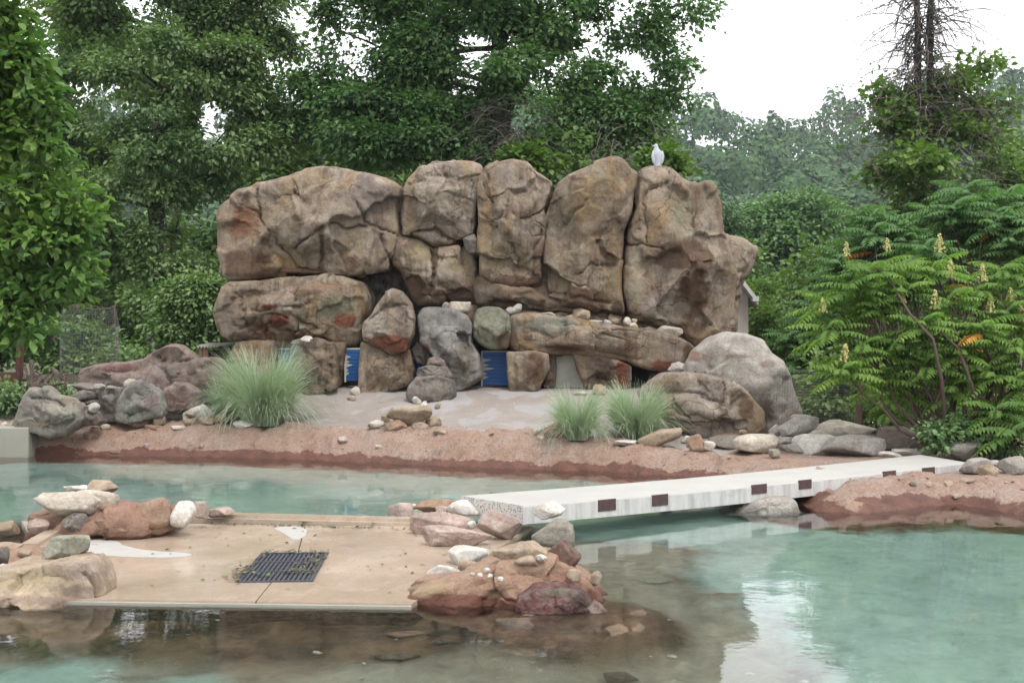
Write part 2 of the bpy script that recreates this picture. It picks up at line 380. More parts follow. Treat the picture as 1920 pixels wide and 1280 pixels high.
def concrete_mat(name, c, kind='top'):
    N = NT(name); v = N.objvec(False)
    n = N.noise(v, 2.5, 7, 0.65)
    col = N.mix(N.mr(n, 0.35, 0.65), c, tuple(x * 0.9 for x in c))
    col = N.mix(N.mr(N.noise(v, 45.0, 4, 0.7), 0.3, 0.6, 0.25, 0), col, tuple(x * 0.6 for x in c))
    h = N.noise(v, 30.0, 6, 0.7)
    g = N.n('NewGeometry'); sx = N.n('SeparateXYZ'); N.link(g.outputs['True Normal'], sx.inputs[0])
    side = N.mr(N.math('ABSOLUTE', sx.outputs[2]), 0.4, 0.6, 1, 0)
    if kind == 'bridge':
        dr = N.noise(N.mapping(v, (13, 13, 1.6)), 1.0, 8, 0.72, 0.3)       # pale lime runs down the sides
        col2 = N.mix(N.mr(dr, 0.42, 0.70), (0.456, 0.448, 0.433), (0.274, 0.274, 0.266))
        col2 = N.mix(N.mr(N.noise(v, 3.0, 6), 0.55, 0.7, 0, 0.6), col2, (0.228, 0.198, 0.160))
        col = N.mix(side, col, col2)
        ag = N.n('Attribute'); ag.attribute_name = 'paint'                   # exposed pebbles on the near end
        vo = N.n('TexVoronoi'); N.link(v, vo.inputs['Vector']); vo.inputs['Scale'].default_value = 52.0
        peb = N.mix(N.mr(vo.outputs['Distance'], 0.38, 0.5), N.mix(0.93, vo.outputs['Color'], (0.213, 0.175, 0.152)), (0.502, 0.486, 0.456))
        sp2 = N.n('SeparateColor'); N.link(vo.outputs['Color'], sp2.inputs[0])
        peb = N.mix(N.mr(sp2.outputs[0], 0.4, 0.45), (0.471, 0.456, 0.426), peb)
        col = N.mix(N.math('MULTIPLY', side, ag.outputs['Alpha']), col, peb)
    N.principled(col, 0.85, N.bump(h, 0.25, 0.01), 0.3); return N.m
M['bridge'] = concrete_mat('pale_concrete', (0.385, 0.375, 0.35), 'bridge')
M['conc'] = concrete_mat('grey_concrete', (0.30, 0.295, 0.25))

def slab_mat():
    N = NT('wet_concrete'); v = N.objvec(False)
    n1 = N.noise(N.mapping(v, (1, .7, 1)), 1.2, 7, 0.6, 0.5); n2 = N.noise(v, 9.0, 7, 0.7)
    col = N.mix(N.mr(n1, 0.35, 0.62), (0.40, 0.315, 0.24), (0.32, 0.25, 0.185))
    col = N.mix(N.mr(n2, 0.5, 0.72, 0, 0.5), col, (0.395, 0.319, 0.251))
    col = N.mix(N.mr(N.noise(N.mapping(v, (1.0, 0.7, 1)), 2.0, 8, 0.7, 1.6), 0.5, 0.66, 0, 0.6), col, (0.44, 0.38, 0.32))
    col = N.mix(N.mr(N.noise(v, 60.0, 4, 0.7), 0.3, 0.55, 0.3, 0), col, (0.198, 0.141, 0.099))
    rg = N.mr(N.noise(N.mapping(v, (1, .8, 1)), 1.5, 5, 0.6), 0.35, 0.65, 0.06, 0.32)
    rp = N.noise(N.mapping(v, (0.7, 1.0, 1)), 14.0, 4, 0.6, 0.6)
    h = N.math('ADD', N.math('MULTIPLY', rp, 0.6), N.math('MULTIPLY', N.noise(v, 60.0, 4), 0.2))
    N.principled(col, rg, N.bump(h, 0.18, 0.015), 0.5); return N.m
M['slab'] = slab_mat()
M['dry'] = flat_mat('dry_pale_concrete', (0.36, 0.345, 0.32), 0.8, var=0.1)
M['plate'] = flat_mat('dark_brown_plate', (0.075, 0.04, 0.04), 0.5, var=0.4, sc=20)
M['iron'] = flat_mat('black_grate', (0.045, 0.045, 0.06), 0.5, var=0.3, sc=20, spec=0.5)
M['black'] = flat_mat('black_plastic', (0.02, 0.021, 0.022), 0.45, var=0.3)
M['shadow'] = flat_mat('hollow_shade', (0.02, 0.018, 0.016), 0.9)  # near-black colour painted as the shade inside hollows, pit and lean-to
M['bird'] = flat_mat('pale_grey_statue', (0.416, 0.440, 0.480), 0.7, var=0.22, sc=30, bump=0.4)
M['rust'] = flat_mat('rusty_steel', (0.10, 0.04, 0.033), 0.8, var=0.5, sc=14, bump=0.5)
M['wire'] = flat_mat('galvanised_wire', (0.16, 0.16, 0.15), 0.5, metal=0.3)
M['wirer'] = flat_mat('rusty_wire', (0.17, 0.11, 0.085), 0.8)
M['wallgrey'] = flat_mat('greyish_wall', (0.300, 0.259, 0.225), 0.85, var=0.06, sc=3)
M['trim'] = flat_mat('off_white_trim', (0.465, 0.450, 0.420), 0.7)
M['timber'] = flat_mat('raw_timber', (0.26, 0.16, 0.10), 0.8, sc=12)
M['root'] = rock_mat('dead_wood', (0.13, 0.088, 0.06), (0.075, 0.05, 0.037), (0.20, 0.15, 0.11), 6, 0.5)
M['bark'] = rock_mat('dark_bark', (0.06, 0.048, 0.038), (0.035, 0.028, 0.023), (0.085, 0.072, 0.06), 3, 0.4, (0.02, 0.016, 0.013))
M['twig'] = flat_mat('grey_dead_twigs', (0.15, 0.125, 0.11), 0.9, var=0.4)
M['sbark'] = flat_mat('brown_sumac_stem', (0.10, 0.07, 0.055), 0.85, var=0.3)

def door_mat():
    N = NT('blue_painted_boards'); v = N.objvec(False)
    n = N.noise(N.mapping(v, (2, 1, 9)), 4.0, 6, 0.65)
    col = N.mix(N.mr(n, 0.4, 0.7), (0.010, 0.11, 0.36), (0.006, 0.055, 0.19))
    col = N.mix(N.mr(N.noise(v, 50.0, 4), 0.3, 0.5, 0.5, 0), col, (0.01, 0.03, 0.08))
    N.principled(col, 0.5, N.bump(n, 0.2, 0.01), 0.4); return N.m
M['door'] = door_mat()
def speckle_mat():
    N = NT('speckled_white_panel'); v = N.objvec(False)
    s = N.mr(N.vor(v, 40.0), 0.12, 0.2, 1, 0); s = N.math('MULTIPLY', s, N.mr(N.noise(v, 9.0, 3), 0.45, 0.55))
    col = N.mix(s, N.mix(N.mr(N.noise(v, 4, 5), 0.4, 0.6), (0.48, 0.47, 0.42), (0.38, 0.37, 0.33)), (0.10, 0.09, 0.08))
    N.principled(col, 0.8); return N.m
M['panel'] = speckle_mat()

def leaf_mat(name, ca, cb, cc=None, trans=0.35, rough=0.45, spec=0.35):
    N = NT(name); g = N.n('NewGeometry'); r = g.outputs['Random Per Island']
    tc = N.n('TexCoord'); v = tc.outputs['Object']
    col = N.mix(r, ca, cb)
    col = N.mix(N.mr(N.noise(v, 0.55, 3), 0.4, 0.65, 0, 0.75), col, cc or tuple(x * 0.7 for x in ca))
    p = N.n('BsdfPrincipled'); N.link(col, p.inputs['Base Color']); p.inputs['Roughness'].default_value = rough
    p.inputs['Specular IOR Level'].default_value = spec
    t = N.n('BsdfTranslucent'); N.link(N.mix(1.0, col, (1.0, 1.25, 0.55), 'MULTIPLY'), t.inputs['Color'])
    m = N.n('MixShader'); m.inputs[0].default_value = trans
    N.link(p.outputs[0], m.inputs[1]); N.link(t.outputs[0], m.inputs[2]); N.link(m.outputs[0], N.out.inputs['Surface'])
    return N.m
M['l_mag'] = leaf_mat('bright_broad_leaves', (0.085, 0.17, 0.045), (0.23, 0.34, 0.08), (0.06, 0.13, 0.04), 0.35)
M['l_map'] = leaf_mat('dark_maple_leaves', (0.10, 0.17, 0.06), (0.23, 0.31, 0.13), (0.065, 0.125, 0.045), 0.32)
M['l_oak'] = leaf_mat('oak_leaves', (0.085, 0.165, 0.06), (0.18, 0.29, 0.115), (0.06, 0.125, 0.045), 0.34)
M['l_back'] = leaf_mat('far_green_leaves', (0.095, 0.16, 0.05), (0.20, 0.28, 0.09), (0.06, 0.115, 0.04), 0.32)
M['l_light'] = leaf_mat('pale_green_leaves', (0.12, 0.21, 0.085), (0.19, 0.30, 0.13), (0.08, 0.15, 0.06), 0.3)
M['l_sum'] = leaf_mat('sumac_leaves', (0.13, 0.22, 0.05), (0.22, 0.33, 0.085), (0.085, 0.17, 0.055), 0.45, .6, .15)
M['l_sumb'] = leaf_mat('bluish_sumac_leaves', (0.10, 0.20, 0.075), (0.165, 0.27, 0.11), (0.075, 0.155, 0.06), 0.4, .6, .15)
M['l_vine'] = leaf_mat('yellow_green_vine_leaves', (0.09, 0.16, 0.04), (0.17, 0.26, 0.05), (0.06, 0.10, 0.035), 0.4)
M['l_con'] = leaf_mat('dark_conifer_needles', (0.04, 0.09, 0.03), (0.07, 0.13, 0.04), None, 0.2)
M['l_hill'] = leaf_mat('wooded_hill_foliage', (0.06, 0.115, 0.055), (0.115, 0.175, 0.075), (0.03, 0.065, 0.035), 0.15, 0.8, 0.1)
M['l_autumn'] = leaf_mat('orange_leaves', (0.45, 0.16, 0.03), (0.55, 0.30, 0.05), (0.5, 0.06, 0.03), 0.3)
M['panicle'] = flat_mat('cream_flower_spikes', (0.46, 0.42, 0.17), 0.9, var=0.35, sc=30)
M['redcone'] = flat_mat('red_fruit_spikes', (0.35, 0.05, 0.03), 0.9)
M['grassm'] = leaf_mat('grey_green_blades', (0.23, 0.31, 0.21), (0.47, 0.54, 0.42), (0.33, 0.37, 0.26), 0.3, 0.6)
M['hillg'] = flat_mat('shaded_forest_floor', (0.035, 0.065, 0.035), 1.0)
M['soil'] = flat_mat('leaf_litter_soil', (0.085, 0.062, 0.042), 1.0, c2=(0.05, 0.065, 0.03), sc=1.5, bump=0.5)

def water_mat():
    N = NT('pool_water_surface'); g = N.n('NewGeometry'); v = g.outputs['Position']
    a = N.noise(N.mapping(v, (0.8, 1.0, 1)), 4.0, 3, 0.5, 0.4)
    b = N.noise(N.mapping(v, (0.8, 1.0, 1)), 15.0, 3, 0.5, 0.5)
    c = N.noise(v, 0.7, 2)
    amp = N.mr(c, 0.35, 0.65, 0.45, 1.0)
    h = N.math('MULTIPLY', N.math('ADD', a, N.math('MULTIPLY', b, 0.22)), amp)
    nr = N.bump(h, 0.28, 0.009)
    gl = N.n('BsdfGlass'); gl.inputs['IOR'].default_value = 1.333; gl.inputs['Roughness'].default_value = 0.0
    gl.inputs['Color'].default_value = (1, 1, 1, 1)
    N.link(nr, gl.inputs['Normal']); N.link(gl.outputs[0], N.out.inputs['Surface'])
    ab = N.n('VolumeAbsorption'); ab.inputs['Color'].default_value = (0.62, 0.88, 0.83, 1); ab.inputs['Density'].default_value = 0.40
    N.link(ab.outputs[0], N.out.inputs['Volume'])
    return N.m
M['water'] = water_mat()

# ------------------------------------------------------------------ terrain
def wl_pt(px, py):            # a point of the waterline
    Y = CAMZ * F / (py - HZ); return ((px - 960.0) * Y / F, Y)
shore = [(-9.2, 16.6)] + [wl_pt(*p) for p in [(0, 856), (60, 853), (130, 852), (200, 854), (300, 855), (400, 857), (500, 859), (600, 863), (700, 867),
    (800, 872), (900, 876), (1000, 881), (1113, 882), (1200, 888), (1283, 894), (1400, 908), (1480, 935), (1530, 958), (1600, 964), (1661, 960),
    (1720, 951), (1788, 945), (1850, 953), (1920, 967)]] + [(6.6, 9.6), (8.3, 6.5), (8.4, 1.6), (-8.6, 1.6), (-8.9, 8)]
shore = np.array(shore)
def ground_h(X, Y):
    X = np.asarray(X, float); Y = np.asarray(Y, float); P = np.stack([X, Y], -1).reshape(-1, 2)
    d = poly_sd(P, shore); X, Y = P[:, 0], P[:, 1]
    q = np.stack([X, Y, X * 0], -1)
    d = d + (0.10 * fbm(q * 1.7, 3) + .05 * ridged(q * 3.3 + 3, 3)) * smooth(np.abs(d) / 0.2) + 0.0
    top = 0.40 - 0.22 * smooth((X - 0.5) / 2.3)
    out = top * (1 - (1 - np.clip(d / 0.62, 0, 1)) ** 1.7)
    rise = (d - 0.62) / (np.maximum(d - 0.62, 0) + np.maximum(18.8 - Y, 0) + 0.15)
    amp = (0.92 - top) * (1 - smooth((X - 2.9) / 1.2))
    out = out + amp * smooth(np.clip(rise, 0, 1)) * (d > 0.62)
    out = out + 0.0 * smooth((Y - 13.0) / 1.2) * smooth((X - 2.6) / .8) * (d > 0) * smooth(d / .6)
    out = out + (0.05 * fbm(q * 2.7, 4) + .03 * smooth((fbm(q * 4.1 + 11, 3) - .1) / .08) + 0.024 * ridged(q * 6.3 + 5, 3)) * smooth(d / 0.2) * (1 - 0.75 * smooth((d - 0.75) / 0.3))
    # basin
    dep = -1.05 * (1 - np.exp(-np.clip(-d, 0, 9) / 0.45))
    shelf_sd = poly_sd(P, [(-9, 6.25), (-2.2, 6.3), (-1.0, 5.6), (0.1, 4.6), (1.15, 5.2), (1.35, 7.0), (1.3, 9.6), (-0.6, 10.8), (-9, 10.8)])
    lift = smooth((-shelf_sd + 0.35) / 1.1)
    dep = dep + lift * (0.60) * np.clip(-dep / 1.05, 0, 1) + 0.05 * fbm(q * 1.3 + 9, 4) * smooth(-d / 0.5)
    rr_ = np.hypot((X - .38) / .55, (Y - 6.85) / .55) + .18 * fbm(q * 2.2 + 3, 3)
    dep = np.maximum(dep, -.46 + .41 * smooth((1.45 - rr_) / .75) + .07 * fbm(q * 3.6, 4) + .04 * ridged(q * 6, 3)) * (d < 0)
    z = np.where(d > 0, out, dep)
    return z, d, shelf_sd
def hit(px, py):              # where the sight line of a pixel meets the ground
    Ys = np.linspace(4, 22, 1441); Xs = (px - 960) * Ys / F; Zs = CAMZ - (py - HZ) * Ys / F
    h = np.maximum(ground_h(Xs, Ys)[0], 0.0 if Ys is None else -9); h = np.where(h < 0, 0, h)
    i = np.argmax(Zs <= h); return Ys[i] if (Zs <= h).any() else 20.0
def hz_(x, y): return float(ground_h([x], [y])[0][0])

def build_ground():
    xs = np.linspace(-9.6, 9.6, 330); ys = np.concatenate([np.arange(0.6, 9, 0.09), np.arange(9, 20.6, 0.045)])
    nx, ny = len(xs), len(ys); X, Y = np.meshgrid(xs, ys); z, d, sh = ground_h(X.ravel(), Y.ravel())
    V = np.stack([X.ravel(), Y.ravel(), z], -1)
    i = np.arange(ny - 1)[:, None] * nx + np.arange(nx - 1)[None, :]; i = i.ravel()
    Fq = np.stack([i, i + 1, i + 1 + nx, i + nx], -1)
    wob = 0.16 * fbm(V * np.array([1.3, 1.3, 0]), 3)
    sand = smooth((d + wob * 1.2 - 0.62) / 0.25) * (1 - smooth((X.ravel() - 2.4) / 0.8)) 
    basin = smooth((-d - 0.15) / 1.0) * smooth((sh + 0.5 + wob * 1.5) / 1.3)
    shelf = smooth((-d - 0.06) / 0.1) * (1 - basin) * smooth((-sh + 0.6) / 0.4)
    dk0 = smooth((1.55 - np.hypot((V[:, 0] - .38) / .55, (V[:, 1] - 6.85) / .55) + wob * 1.3) / .35)
    dk = smooth((V[:, 1] - 5.95 + wob * 1.6) / .5) * smooth((0.25 - V[:, 0] + wob * 2) / .6) * smooth((V[:, 0] + 9) / .5)
    dk = np.maximum(dk, dk0); shelf = np.maximum(shelf, dk0 * (d < 0)); basin = basin * (1 - dk0)
    paint = np.stack([sand, basin, shelf, dk], -1)
    dc = d[Fq].mean(1); Yc = V[Fq][:, :, 1].mean(1)
    # one sheet cut into pool floor, red bank and sandy beach along grid lines
    for nm, mk in (('pool_floor', dc < -0.0), ('pool_bank', (dc >= 0) & (dc < 0.72)), ('sand_beach', dc >= 0.72)):
        f = Fq[mk]; u, inv = np.unique(f, return_inverse=True)
        o = mesh_obj(nm, V[u], inv.reshape(-1, 4), M['ground'], paint=paint[u]); tag(o, kind='structure')
build_ground()
mb = MB(); R = 545.0
def quad(x0, x1, y0, y1, z): mb.add([(x0, y0, z), (x1, y0, z), (x1, y1, z), (x0, y1, z)], [(0, 1, 2, 3)])
quad(-R, R, 20.55, 470, 0.28); quad(-R, -9.55, -110, 20.55, 0.28); quad(9.55, R, -110, 20.55, 0.28); quad(-9.55, 9.55, -110, 0.65, 0.28)
mb.add([(-9.6, 20.55, 0.28), (9.6, 20.55, 0.28), (9.6, 20.55, 1.1), (-9.6, 20.55, 1.1)], [(0, 1, 2, 3)])
tag(mb.build('ground', M['soil']), kind='structure')
mb = MB(); mb.box((0, 9.0, -0.9), (9.0, 8.2, 0.9)); wo = mb.build('pool_water', M['water']); tag(wo, kind='structure')
# ------------------------------------------------------------------ rock builders
_ico = {}
def ico(n):
    if n not in _ico:
        bm = bmesh.new(); bmesh.ops.create_icosphere(bm, subdivisions=n, radius=1.0)
        V = np.array([v.co[:] for v in bm.verts]); Fa = np.array([[v.index for v in f.verts] for f in bm.faces]); bm.free()
        V /= np.linalg.norm(V, axis=1)[:, None]; _ico[n] = (V, Fa)
    return _ico[n]
def vnormals(V, Fa):
    n = np.cross(V[Fa[:, 1]] - V[Fa[:, 0]], V[Fa[:, 2]] - V[Fa[:, 0]])
    N = np.zeros_like(V)
    for k in range(3): np.add.at(N, Fa[:, k], n)
    return N / (np.linalg.norm(N, axis=1)[:, None] + 1e-12)
def planes(rs, n, lo, hi, front=False):
    D = rs.normal(size=(n, 3))
    if front: D[:, 1] = -np.abs(D[:, 1]) - 0.45 * (np.abs(D[:, 0]) + np.abs(D[:, 2])); D[::3, 1] *= -1
    D /= np.linalg.norm(D, axis=1)[:, None]; return D, rs.uniform(lo, hi, n)
def clip_planes(Q, D, o, soft=0.5):
    """pull points radially back to the nearest cutting plane: flat chiselled faces"""
    for n, k in zip(D, o):
        t = Q @ n; m = t > k
        Q[m] *= ((k + (t[m] - k) * 0.06) / t[m])[:, None]
    return Q
def outline_radius(poly, ang):
    """distance from origin to outline along each angle"""
    R_ = np.zeros(len(ang)); ca, sa = np.cos(ang), np.sin(ang); n = len(poly)
    for i in range(n):
        ax, ay = poly[i]; bx, by = poly[(i + 1) % n]; ex, ey = bx - ax, by - ay
        den = ca * ey - sa * ex; den = np.where(np.abs(den) < 1e-12, 1e-12, den)
        t = (ax * ey - ay * ex) / den; u = (ax * sa - ay * ca) / den
        ok = (t > 0) & (u >= -1e-6) & (u <= 1 + 1e-6); R_ = np.where(ok, np.maximum(R_, t), R_)
    return R_
def traced(name, px_outline, Y, T, mat, level=6, seed=1, centre=None, e=0.72, facets=9, rough=1.0, cracks=(), paints=(), ang_=0,
           parent=None, label=None, cat=None, group=None, smooth_w=2, kind=None):
    """a solid boulder: silhouette in the plane at depth Y, bulging T metres toward and away from the viewer"""
    rs = np.random.RandomState(seed)
    P = np.array([W3(x, y, Y)[[0, 2]] for x, y in px_outline])
    c = P.mean(0) if centre is None else W3(centre[0], centre[1], Y)[[0, 2]]
    if centre is None:
        a = P; b = np.roll(P, -1, 0); cr = a[:, 0] * b[:, 1] - b[:, 0] * a[:, 1]; A = cr.sum() / 2
        c = ((a + b) * cr[:, None]).sum(0) / (6 * A)
    ang = np.linspace(-math.pi, math.pi, 721)[:-1]; Rr = outline_radius(P - c, ang)
    for _ in range(smooth_w): Rr = (np.roll(Rr, 2) + np.roll(Rr, 1) + 1.5 * Rr + np.roll(Rr, -1) + np.roll(Rr, -2)) / 5.5
    D, Fa = ico(level); Q = D.copy(); r = np.hypot(Q[:, 0], Q[:, 2])
    th = np.arctan2(Q[:, 2], Q[:, 0])
    # squarer profile, then faces cut across the front and back
    s2 = r ** e; dy = np.sign(Q[:, 1]) * np.abs(Q[:, 1]) ** e
    B = np.stack([s2 * np.cos(th), dy, s2 * np.sin(th)], -1)
    B0_ = B.copy(); DD, oo = planes(rs, int(facets * (2.2 - ang_)), 0.66 - .18 * ang_, 0.98 - .12 * ang_, True); B = clip_planes(B, DD, oo)
    kb = smooth((r - 0.80) / 0.17)[:, None]; B = B * (1 - kb * np.array([1, .35, 1])) + B0_ * kb * np.array([1, .35, 1])
    s2 = np.hypot(B[:, 0], B[:, 2]); th = np.arctan2(B[:, 2], B[:, 0])
    Ri = np.interp(th, np.append(ang, math.pi), np.append(Rr, Rr[0]))
    V = np.stack([c[0] + s2 * Ri * np.cos(th), Y + T * B[:, 1], c[1] + s2 * Ri * np.sin(th)], -1)
    size = float(np.median(Rr)); N_ = vnormals(V, Fa); o3 = np.array([seed * 3.7, seed * 1.3, seed * 9.1])
    q = V / size + o3
    edge = 1 - 0.62 * smooth((r - 0.86) / 0.12)            # keep the silhouette close to the photograph's
    d = 0.035 * fbm(q * 1.6, 2) + 0.012 * ridged(q * 2.6 + 9, 2)
    d = d * edge * size * rough
    q2 = V * 1.0 + o3
    d = d + edge * rough * (0.008 * ridged(q2 * 3.1, 4, 0.6) + 0.010 * fbm(q2 * 8, 4, .6)) * min(1, size * 1.6)
    # stepped spalls
    K = 30 if size > .4 else 14; lo, hi = V.min(0), V.max(0); sd = lo + (hi - lo) * rs.rand(K, 3); pw = V + .16 * size * np.stack([fbm(q * 2.3, 3), fbm(q * 2.3 + 20, 3), fbm(q * 2.3 + 60, 3)], -1)
    DM = np.sqrt(((pw[:, None, :] - sd[None]) ** 2).sum(-1)); idn = DM.argmin(1); srt = np.partition(DM, 1, axis=1); f21 = srt[:, 1] - srt[:, 0]
    sc_ = min(1.0, size * 1.7); of = rs.normal(size=K) * .018 * sc_; ti = rs.normal(size=(K, 3)) * .12; fall = smooth(f21 / .035 / sc_)
    d = d + edge * rough * (of[idn] + ((pw - sd[idn]) * ti[idn]).sum(1)) * (.35 + .65 * fall)
    d = d - edge * rough * .022 * sc_ * np.exp(-(f21 / (.022 * sc_)) ** 2) * smooth((fbm(q * 1.1 + 33, 2) - .02) / .2)
    V = V + N_ * d[:, None]
    px = 960 + V[:, 0] * F / V[:, 1]; py = HZ - (V[:, 2] - CAMZ) * F / V[:, 1]; PP = np.stack([px, py], -1)
    jit = 5.0 * np.stack([fbm(q2 * 6, 3), fbm(q2 * 6 + 50, 3)], -1); front = V[:, 1] < Y + 0.1
    for cr in cracks:
        pts, dep, wid = cr; dist = np.full(len(V), 1e9)
        for i in range(len(pts) - 1): dist = np.minimum(dist, seg_dist(PP + jit, np.array(pts[i], float), np.array(pts[i + 1], float)))
        d = 1.15 * dep * (np.exp(-(dist / (wid * .62)) ** 2) + .22 * np.exp(-(dist / (wid * 2.6)) ** 2)) * front; V = V - N_ * d[:, None]
    paint = None
    if paints:
        paint = np.zeros((len(V), 4)); nz = fbm(q2 * 2.4 + 70, 5, 0.6)
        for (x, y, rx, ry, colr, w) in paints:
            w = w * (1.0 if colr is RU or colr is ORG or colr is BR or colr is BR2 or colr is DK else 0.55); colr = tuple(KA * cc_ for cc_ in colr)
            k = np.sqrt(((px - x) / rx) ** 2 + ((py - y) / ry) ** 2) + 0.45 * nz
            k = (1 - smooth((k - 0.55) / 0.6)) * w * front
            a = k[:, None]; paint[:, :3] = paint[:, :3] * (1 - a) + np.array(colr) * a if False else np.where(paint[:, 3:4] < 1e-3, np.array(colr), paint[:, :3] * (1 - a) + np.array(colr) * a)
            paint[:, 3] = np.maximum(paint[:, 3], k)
    base = np.array([c[0], Y, V[:, 2].min()])
    o = mesh_obj(name, V, Fa, mat, parent, base, True, paint=paint)
    return tag(o, label, cat, group, kind)

def rock(name, box, mat, label=None, cat='stone', Y=None, depth=0.8, seed=0, tilt=0.0, level=4, cuts=16, group=None, parent=None, lump=0.035, kind=None, sink=0.0, dz=0.0):
    """free stone: flat-faced block filling the pixel box (x0,y0,x1,y1); stands where its foot meets the ground unless Y is given"""
    x0, y0, x1, y1 = box; rs = np.random.RandomState(seed * 7 + int(x0 + y0) % 991)
    if Y is None: Y = hit((x0 + x1) / 2, y1)
    w0 = (x1 - x0) * Y / F; T = 0.5 * depth * w0
    Yc = Y + T * 0.8
    a = W3(x0, y1, Yc); b = W3(x1, y0, Yc); w, h = (b[0] - a[0]), (b[2] - a[2])
    Dv, Fa = ico(level); Q = np.sign(Dv) * np.abs(Dv) ** .62; Q = rot(Q, rs.normal() * .25, rs.normal() * .12, rs.normal() * .4)
    Dp, o = planes(rs, max(8, cuts - 5), 0.60, 0.92); Q = clip_planes(Q, Dp, o)
    q = Q * 1.5 + rs.uniform(0, 50, 3)
    Q = Q + vnormals(Q, Fa) * (lump * fbm(q, 4, 0.55) + lump * 0.45 * ridged(q * 3.1, 3))[:, None]
    t = math.radians(tilt); asp = w / max(h, 1e-6)
    Q = Q * np.array([max(asp, 0.3), 1, 1]) if abs(tilt) > 0 else Q
    if tilt: Q = rot(Q, 0, t, 0)
    Q -= (Q.max(0) + Q.min(0)) / 2; Q /= (Q.max(0) - Q.min(0)) / 2
    V = Q * np.array([w / 2, T, h / 2]) + np.array([(a[0] + b[0]) / 2, Yc, (a[2] + b[2]) / 2 + dz])
    base = np.array([(a[0] + b[0]) / 2, Yc, V[:, 2].min()])
    o_ = mesh_obj(name, V, Fa, mat, parent, base, True)
    return tag(o_, label, cat if parent is None else None, group, kind)

# ------------------------------------------------------------------ the rock formation
G = 'stones'
OL = (0.30, 0.25, 0.15); GRN = (0.21, 0.215, 0.135); PG = (0.33, 0.32, 0.22); RU = (0.20, 0.06, 0.032); ORG = (0.30, 0.145, 0.085); DK = (0.055, 0.037, 0.028)
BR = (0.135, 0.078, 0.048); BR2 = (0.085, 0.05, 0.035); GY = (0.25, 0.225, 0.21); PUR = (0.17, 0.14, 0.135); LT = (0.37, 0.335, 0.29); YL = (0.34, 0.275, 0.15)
form = empty('rock_formation', W3(905, 745, 19.2), 'tall brown artificial rock wall of stacked boulders above the grey sand', 'rock wall')
def B(lab, outl, Y, T, mat, **kw): return traced('boulder', outl, Y, T, M[mat], parent=form, label=lab, **kw)
B('core rock behind the boulders, darkened as shade between them', [(432, 520), (450, 420), (520, 370), (640, 345), (760, 385), (900, 335), (1040, 370), (1150, 330), (1290, 360), (1335, 470), (1375, 560), (1370, 640), (1240, 720), (1150, 700), (900, 715), (690, 690), (440, 660), (425, 600)],
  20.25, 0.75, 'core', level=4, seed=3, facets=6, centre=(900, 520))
B('long domed boulder at the upper left with an orange stain', [(408, 442), (410, 418), (421, 389), (452, 363), (480, 356), (489, 347), (552, 338), (580, 322), (611, 314), (649, 322), (692, 330), (730, 341), (757, 355), (755, 380), (752, 421), (754, 442), (742, 478), (739, 499), (733, 511), (692, 514), (646, 521), (599, 521), (536, 522), (467, 527), (439, 528), (421, 521), (416, 492), (410, 468)],
  19.5, 0.85, 'form', level=7, seed=11, facets=12, e=0.6,
  cracks=[([(480, 357), (485, 405), (499, 433), (533, 471)], 0.08, 2.2), ([(552, 468), (564, 455), (605, 430), (627, 421), (649, 430), (683, 425)], 0.10, 3.0), ([(668, 380), (677, 396), (685, 414), (711, 427), (733, 433), (750, 443)], 0.07, 2.2),
          ([(533, 471), (560, 500), (600, 512)], 0.05, 3), ([(550, 340), (556, 352), (552, 362)], 0.05, 1.6), ([(605, 430), (607, 470), (600, 505)], 0.07, 5), ([(440, 400), (458, 385), (480, 400)], 0.04, 2), ([(715, 440), (722, 470), (738, 500)], 0.07, 3.5)],
  paints=[(460, 410, 30, 45, ORG, 0.9), (520, 400, 45, 45, (0.30, 0.245, 0.17), 0.6), (680, 370, 70, 40, PUR, 0.8), (650, 405, 40, 25, LT, 0.5), (465, 490, 45, 30, BR, 0.7), (575, 480, 40, 22, (0.22, 0.21, 0.13), 0.8), (530, 510, 100, 14, BR, 0.8), (650, 490, 50, 25, BR, 0.6), (700, 460, 30, 40, PUR, 0.5)])
B('broad lower left boulder with rust red and pale green patches', [(439, 530), (421, 542), (411, 567), (405, 592), (410, 611), (424, 633), (446, 642), (489, 639), (514, 649), (546, 649), (583, 634), (630, 642), (652, 652), (674, 646), (680, 621), (696, 580), (698, 555), (684, 530), (646, 520), (599, 519), (536, 520)],
  19.35, 0.8, 'form', level=7, seed=21, facets=10, e=0.6,
  cracks=[([(465, 582), (500, 583), (530, 578), (545, 572), (560, 575)], 0.06, 2), ([(500, 595), (520, 592), (540, 600)], 0.05, 3), ([(560, 572), (580, 568)], 0.05, 2), ([(450, 560), (455, 600), (480, 630)], 0.05, 4)],
  paints=[(630, 585, 52, 34, PG, 1.0), (645, 605, 26, 16, RU, 1.0), (520, 602, 26, 16, RU, 1.0), (503, 575, 20, 6, RU, 1.0), (497, 615, 14, 12, RU, 0.9), (610, 540, 60, 14, (0.30, 0.18, 0.11), 0.9), (480, 548, 50, 10, DK, 0.6), (575, 548, 35, 8, DK, 0.6), (440, 590, 28, 34, PUR, 0.7), (500, 632, 100, 12, BR, 0.7), (560, 600, 22, 24, (0.28, 0.25, 0.18), 0.8)])
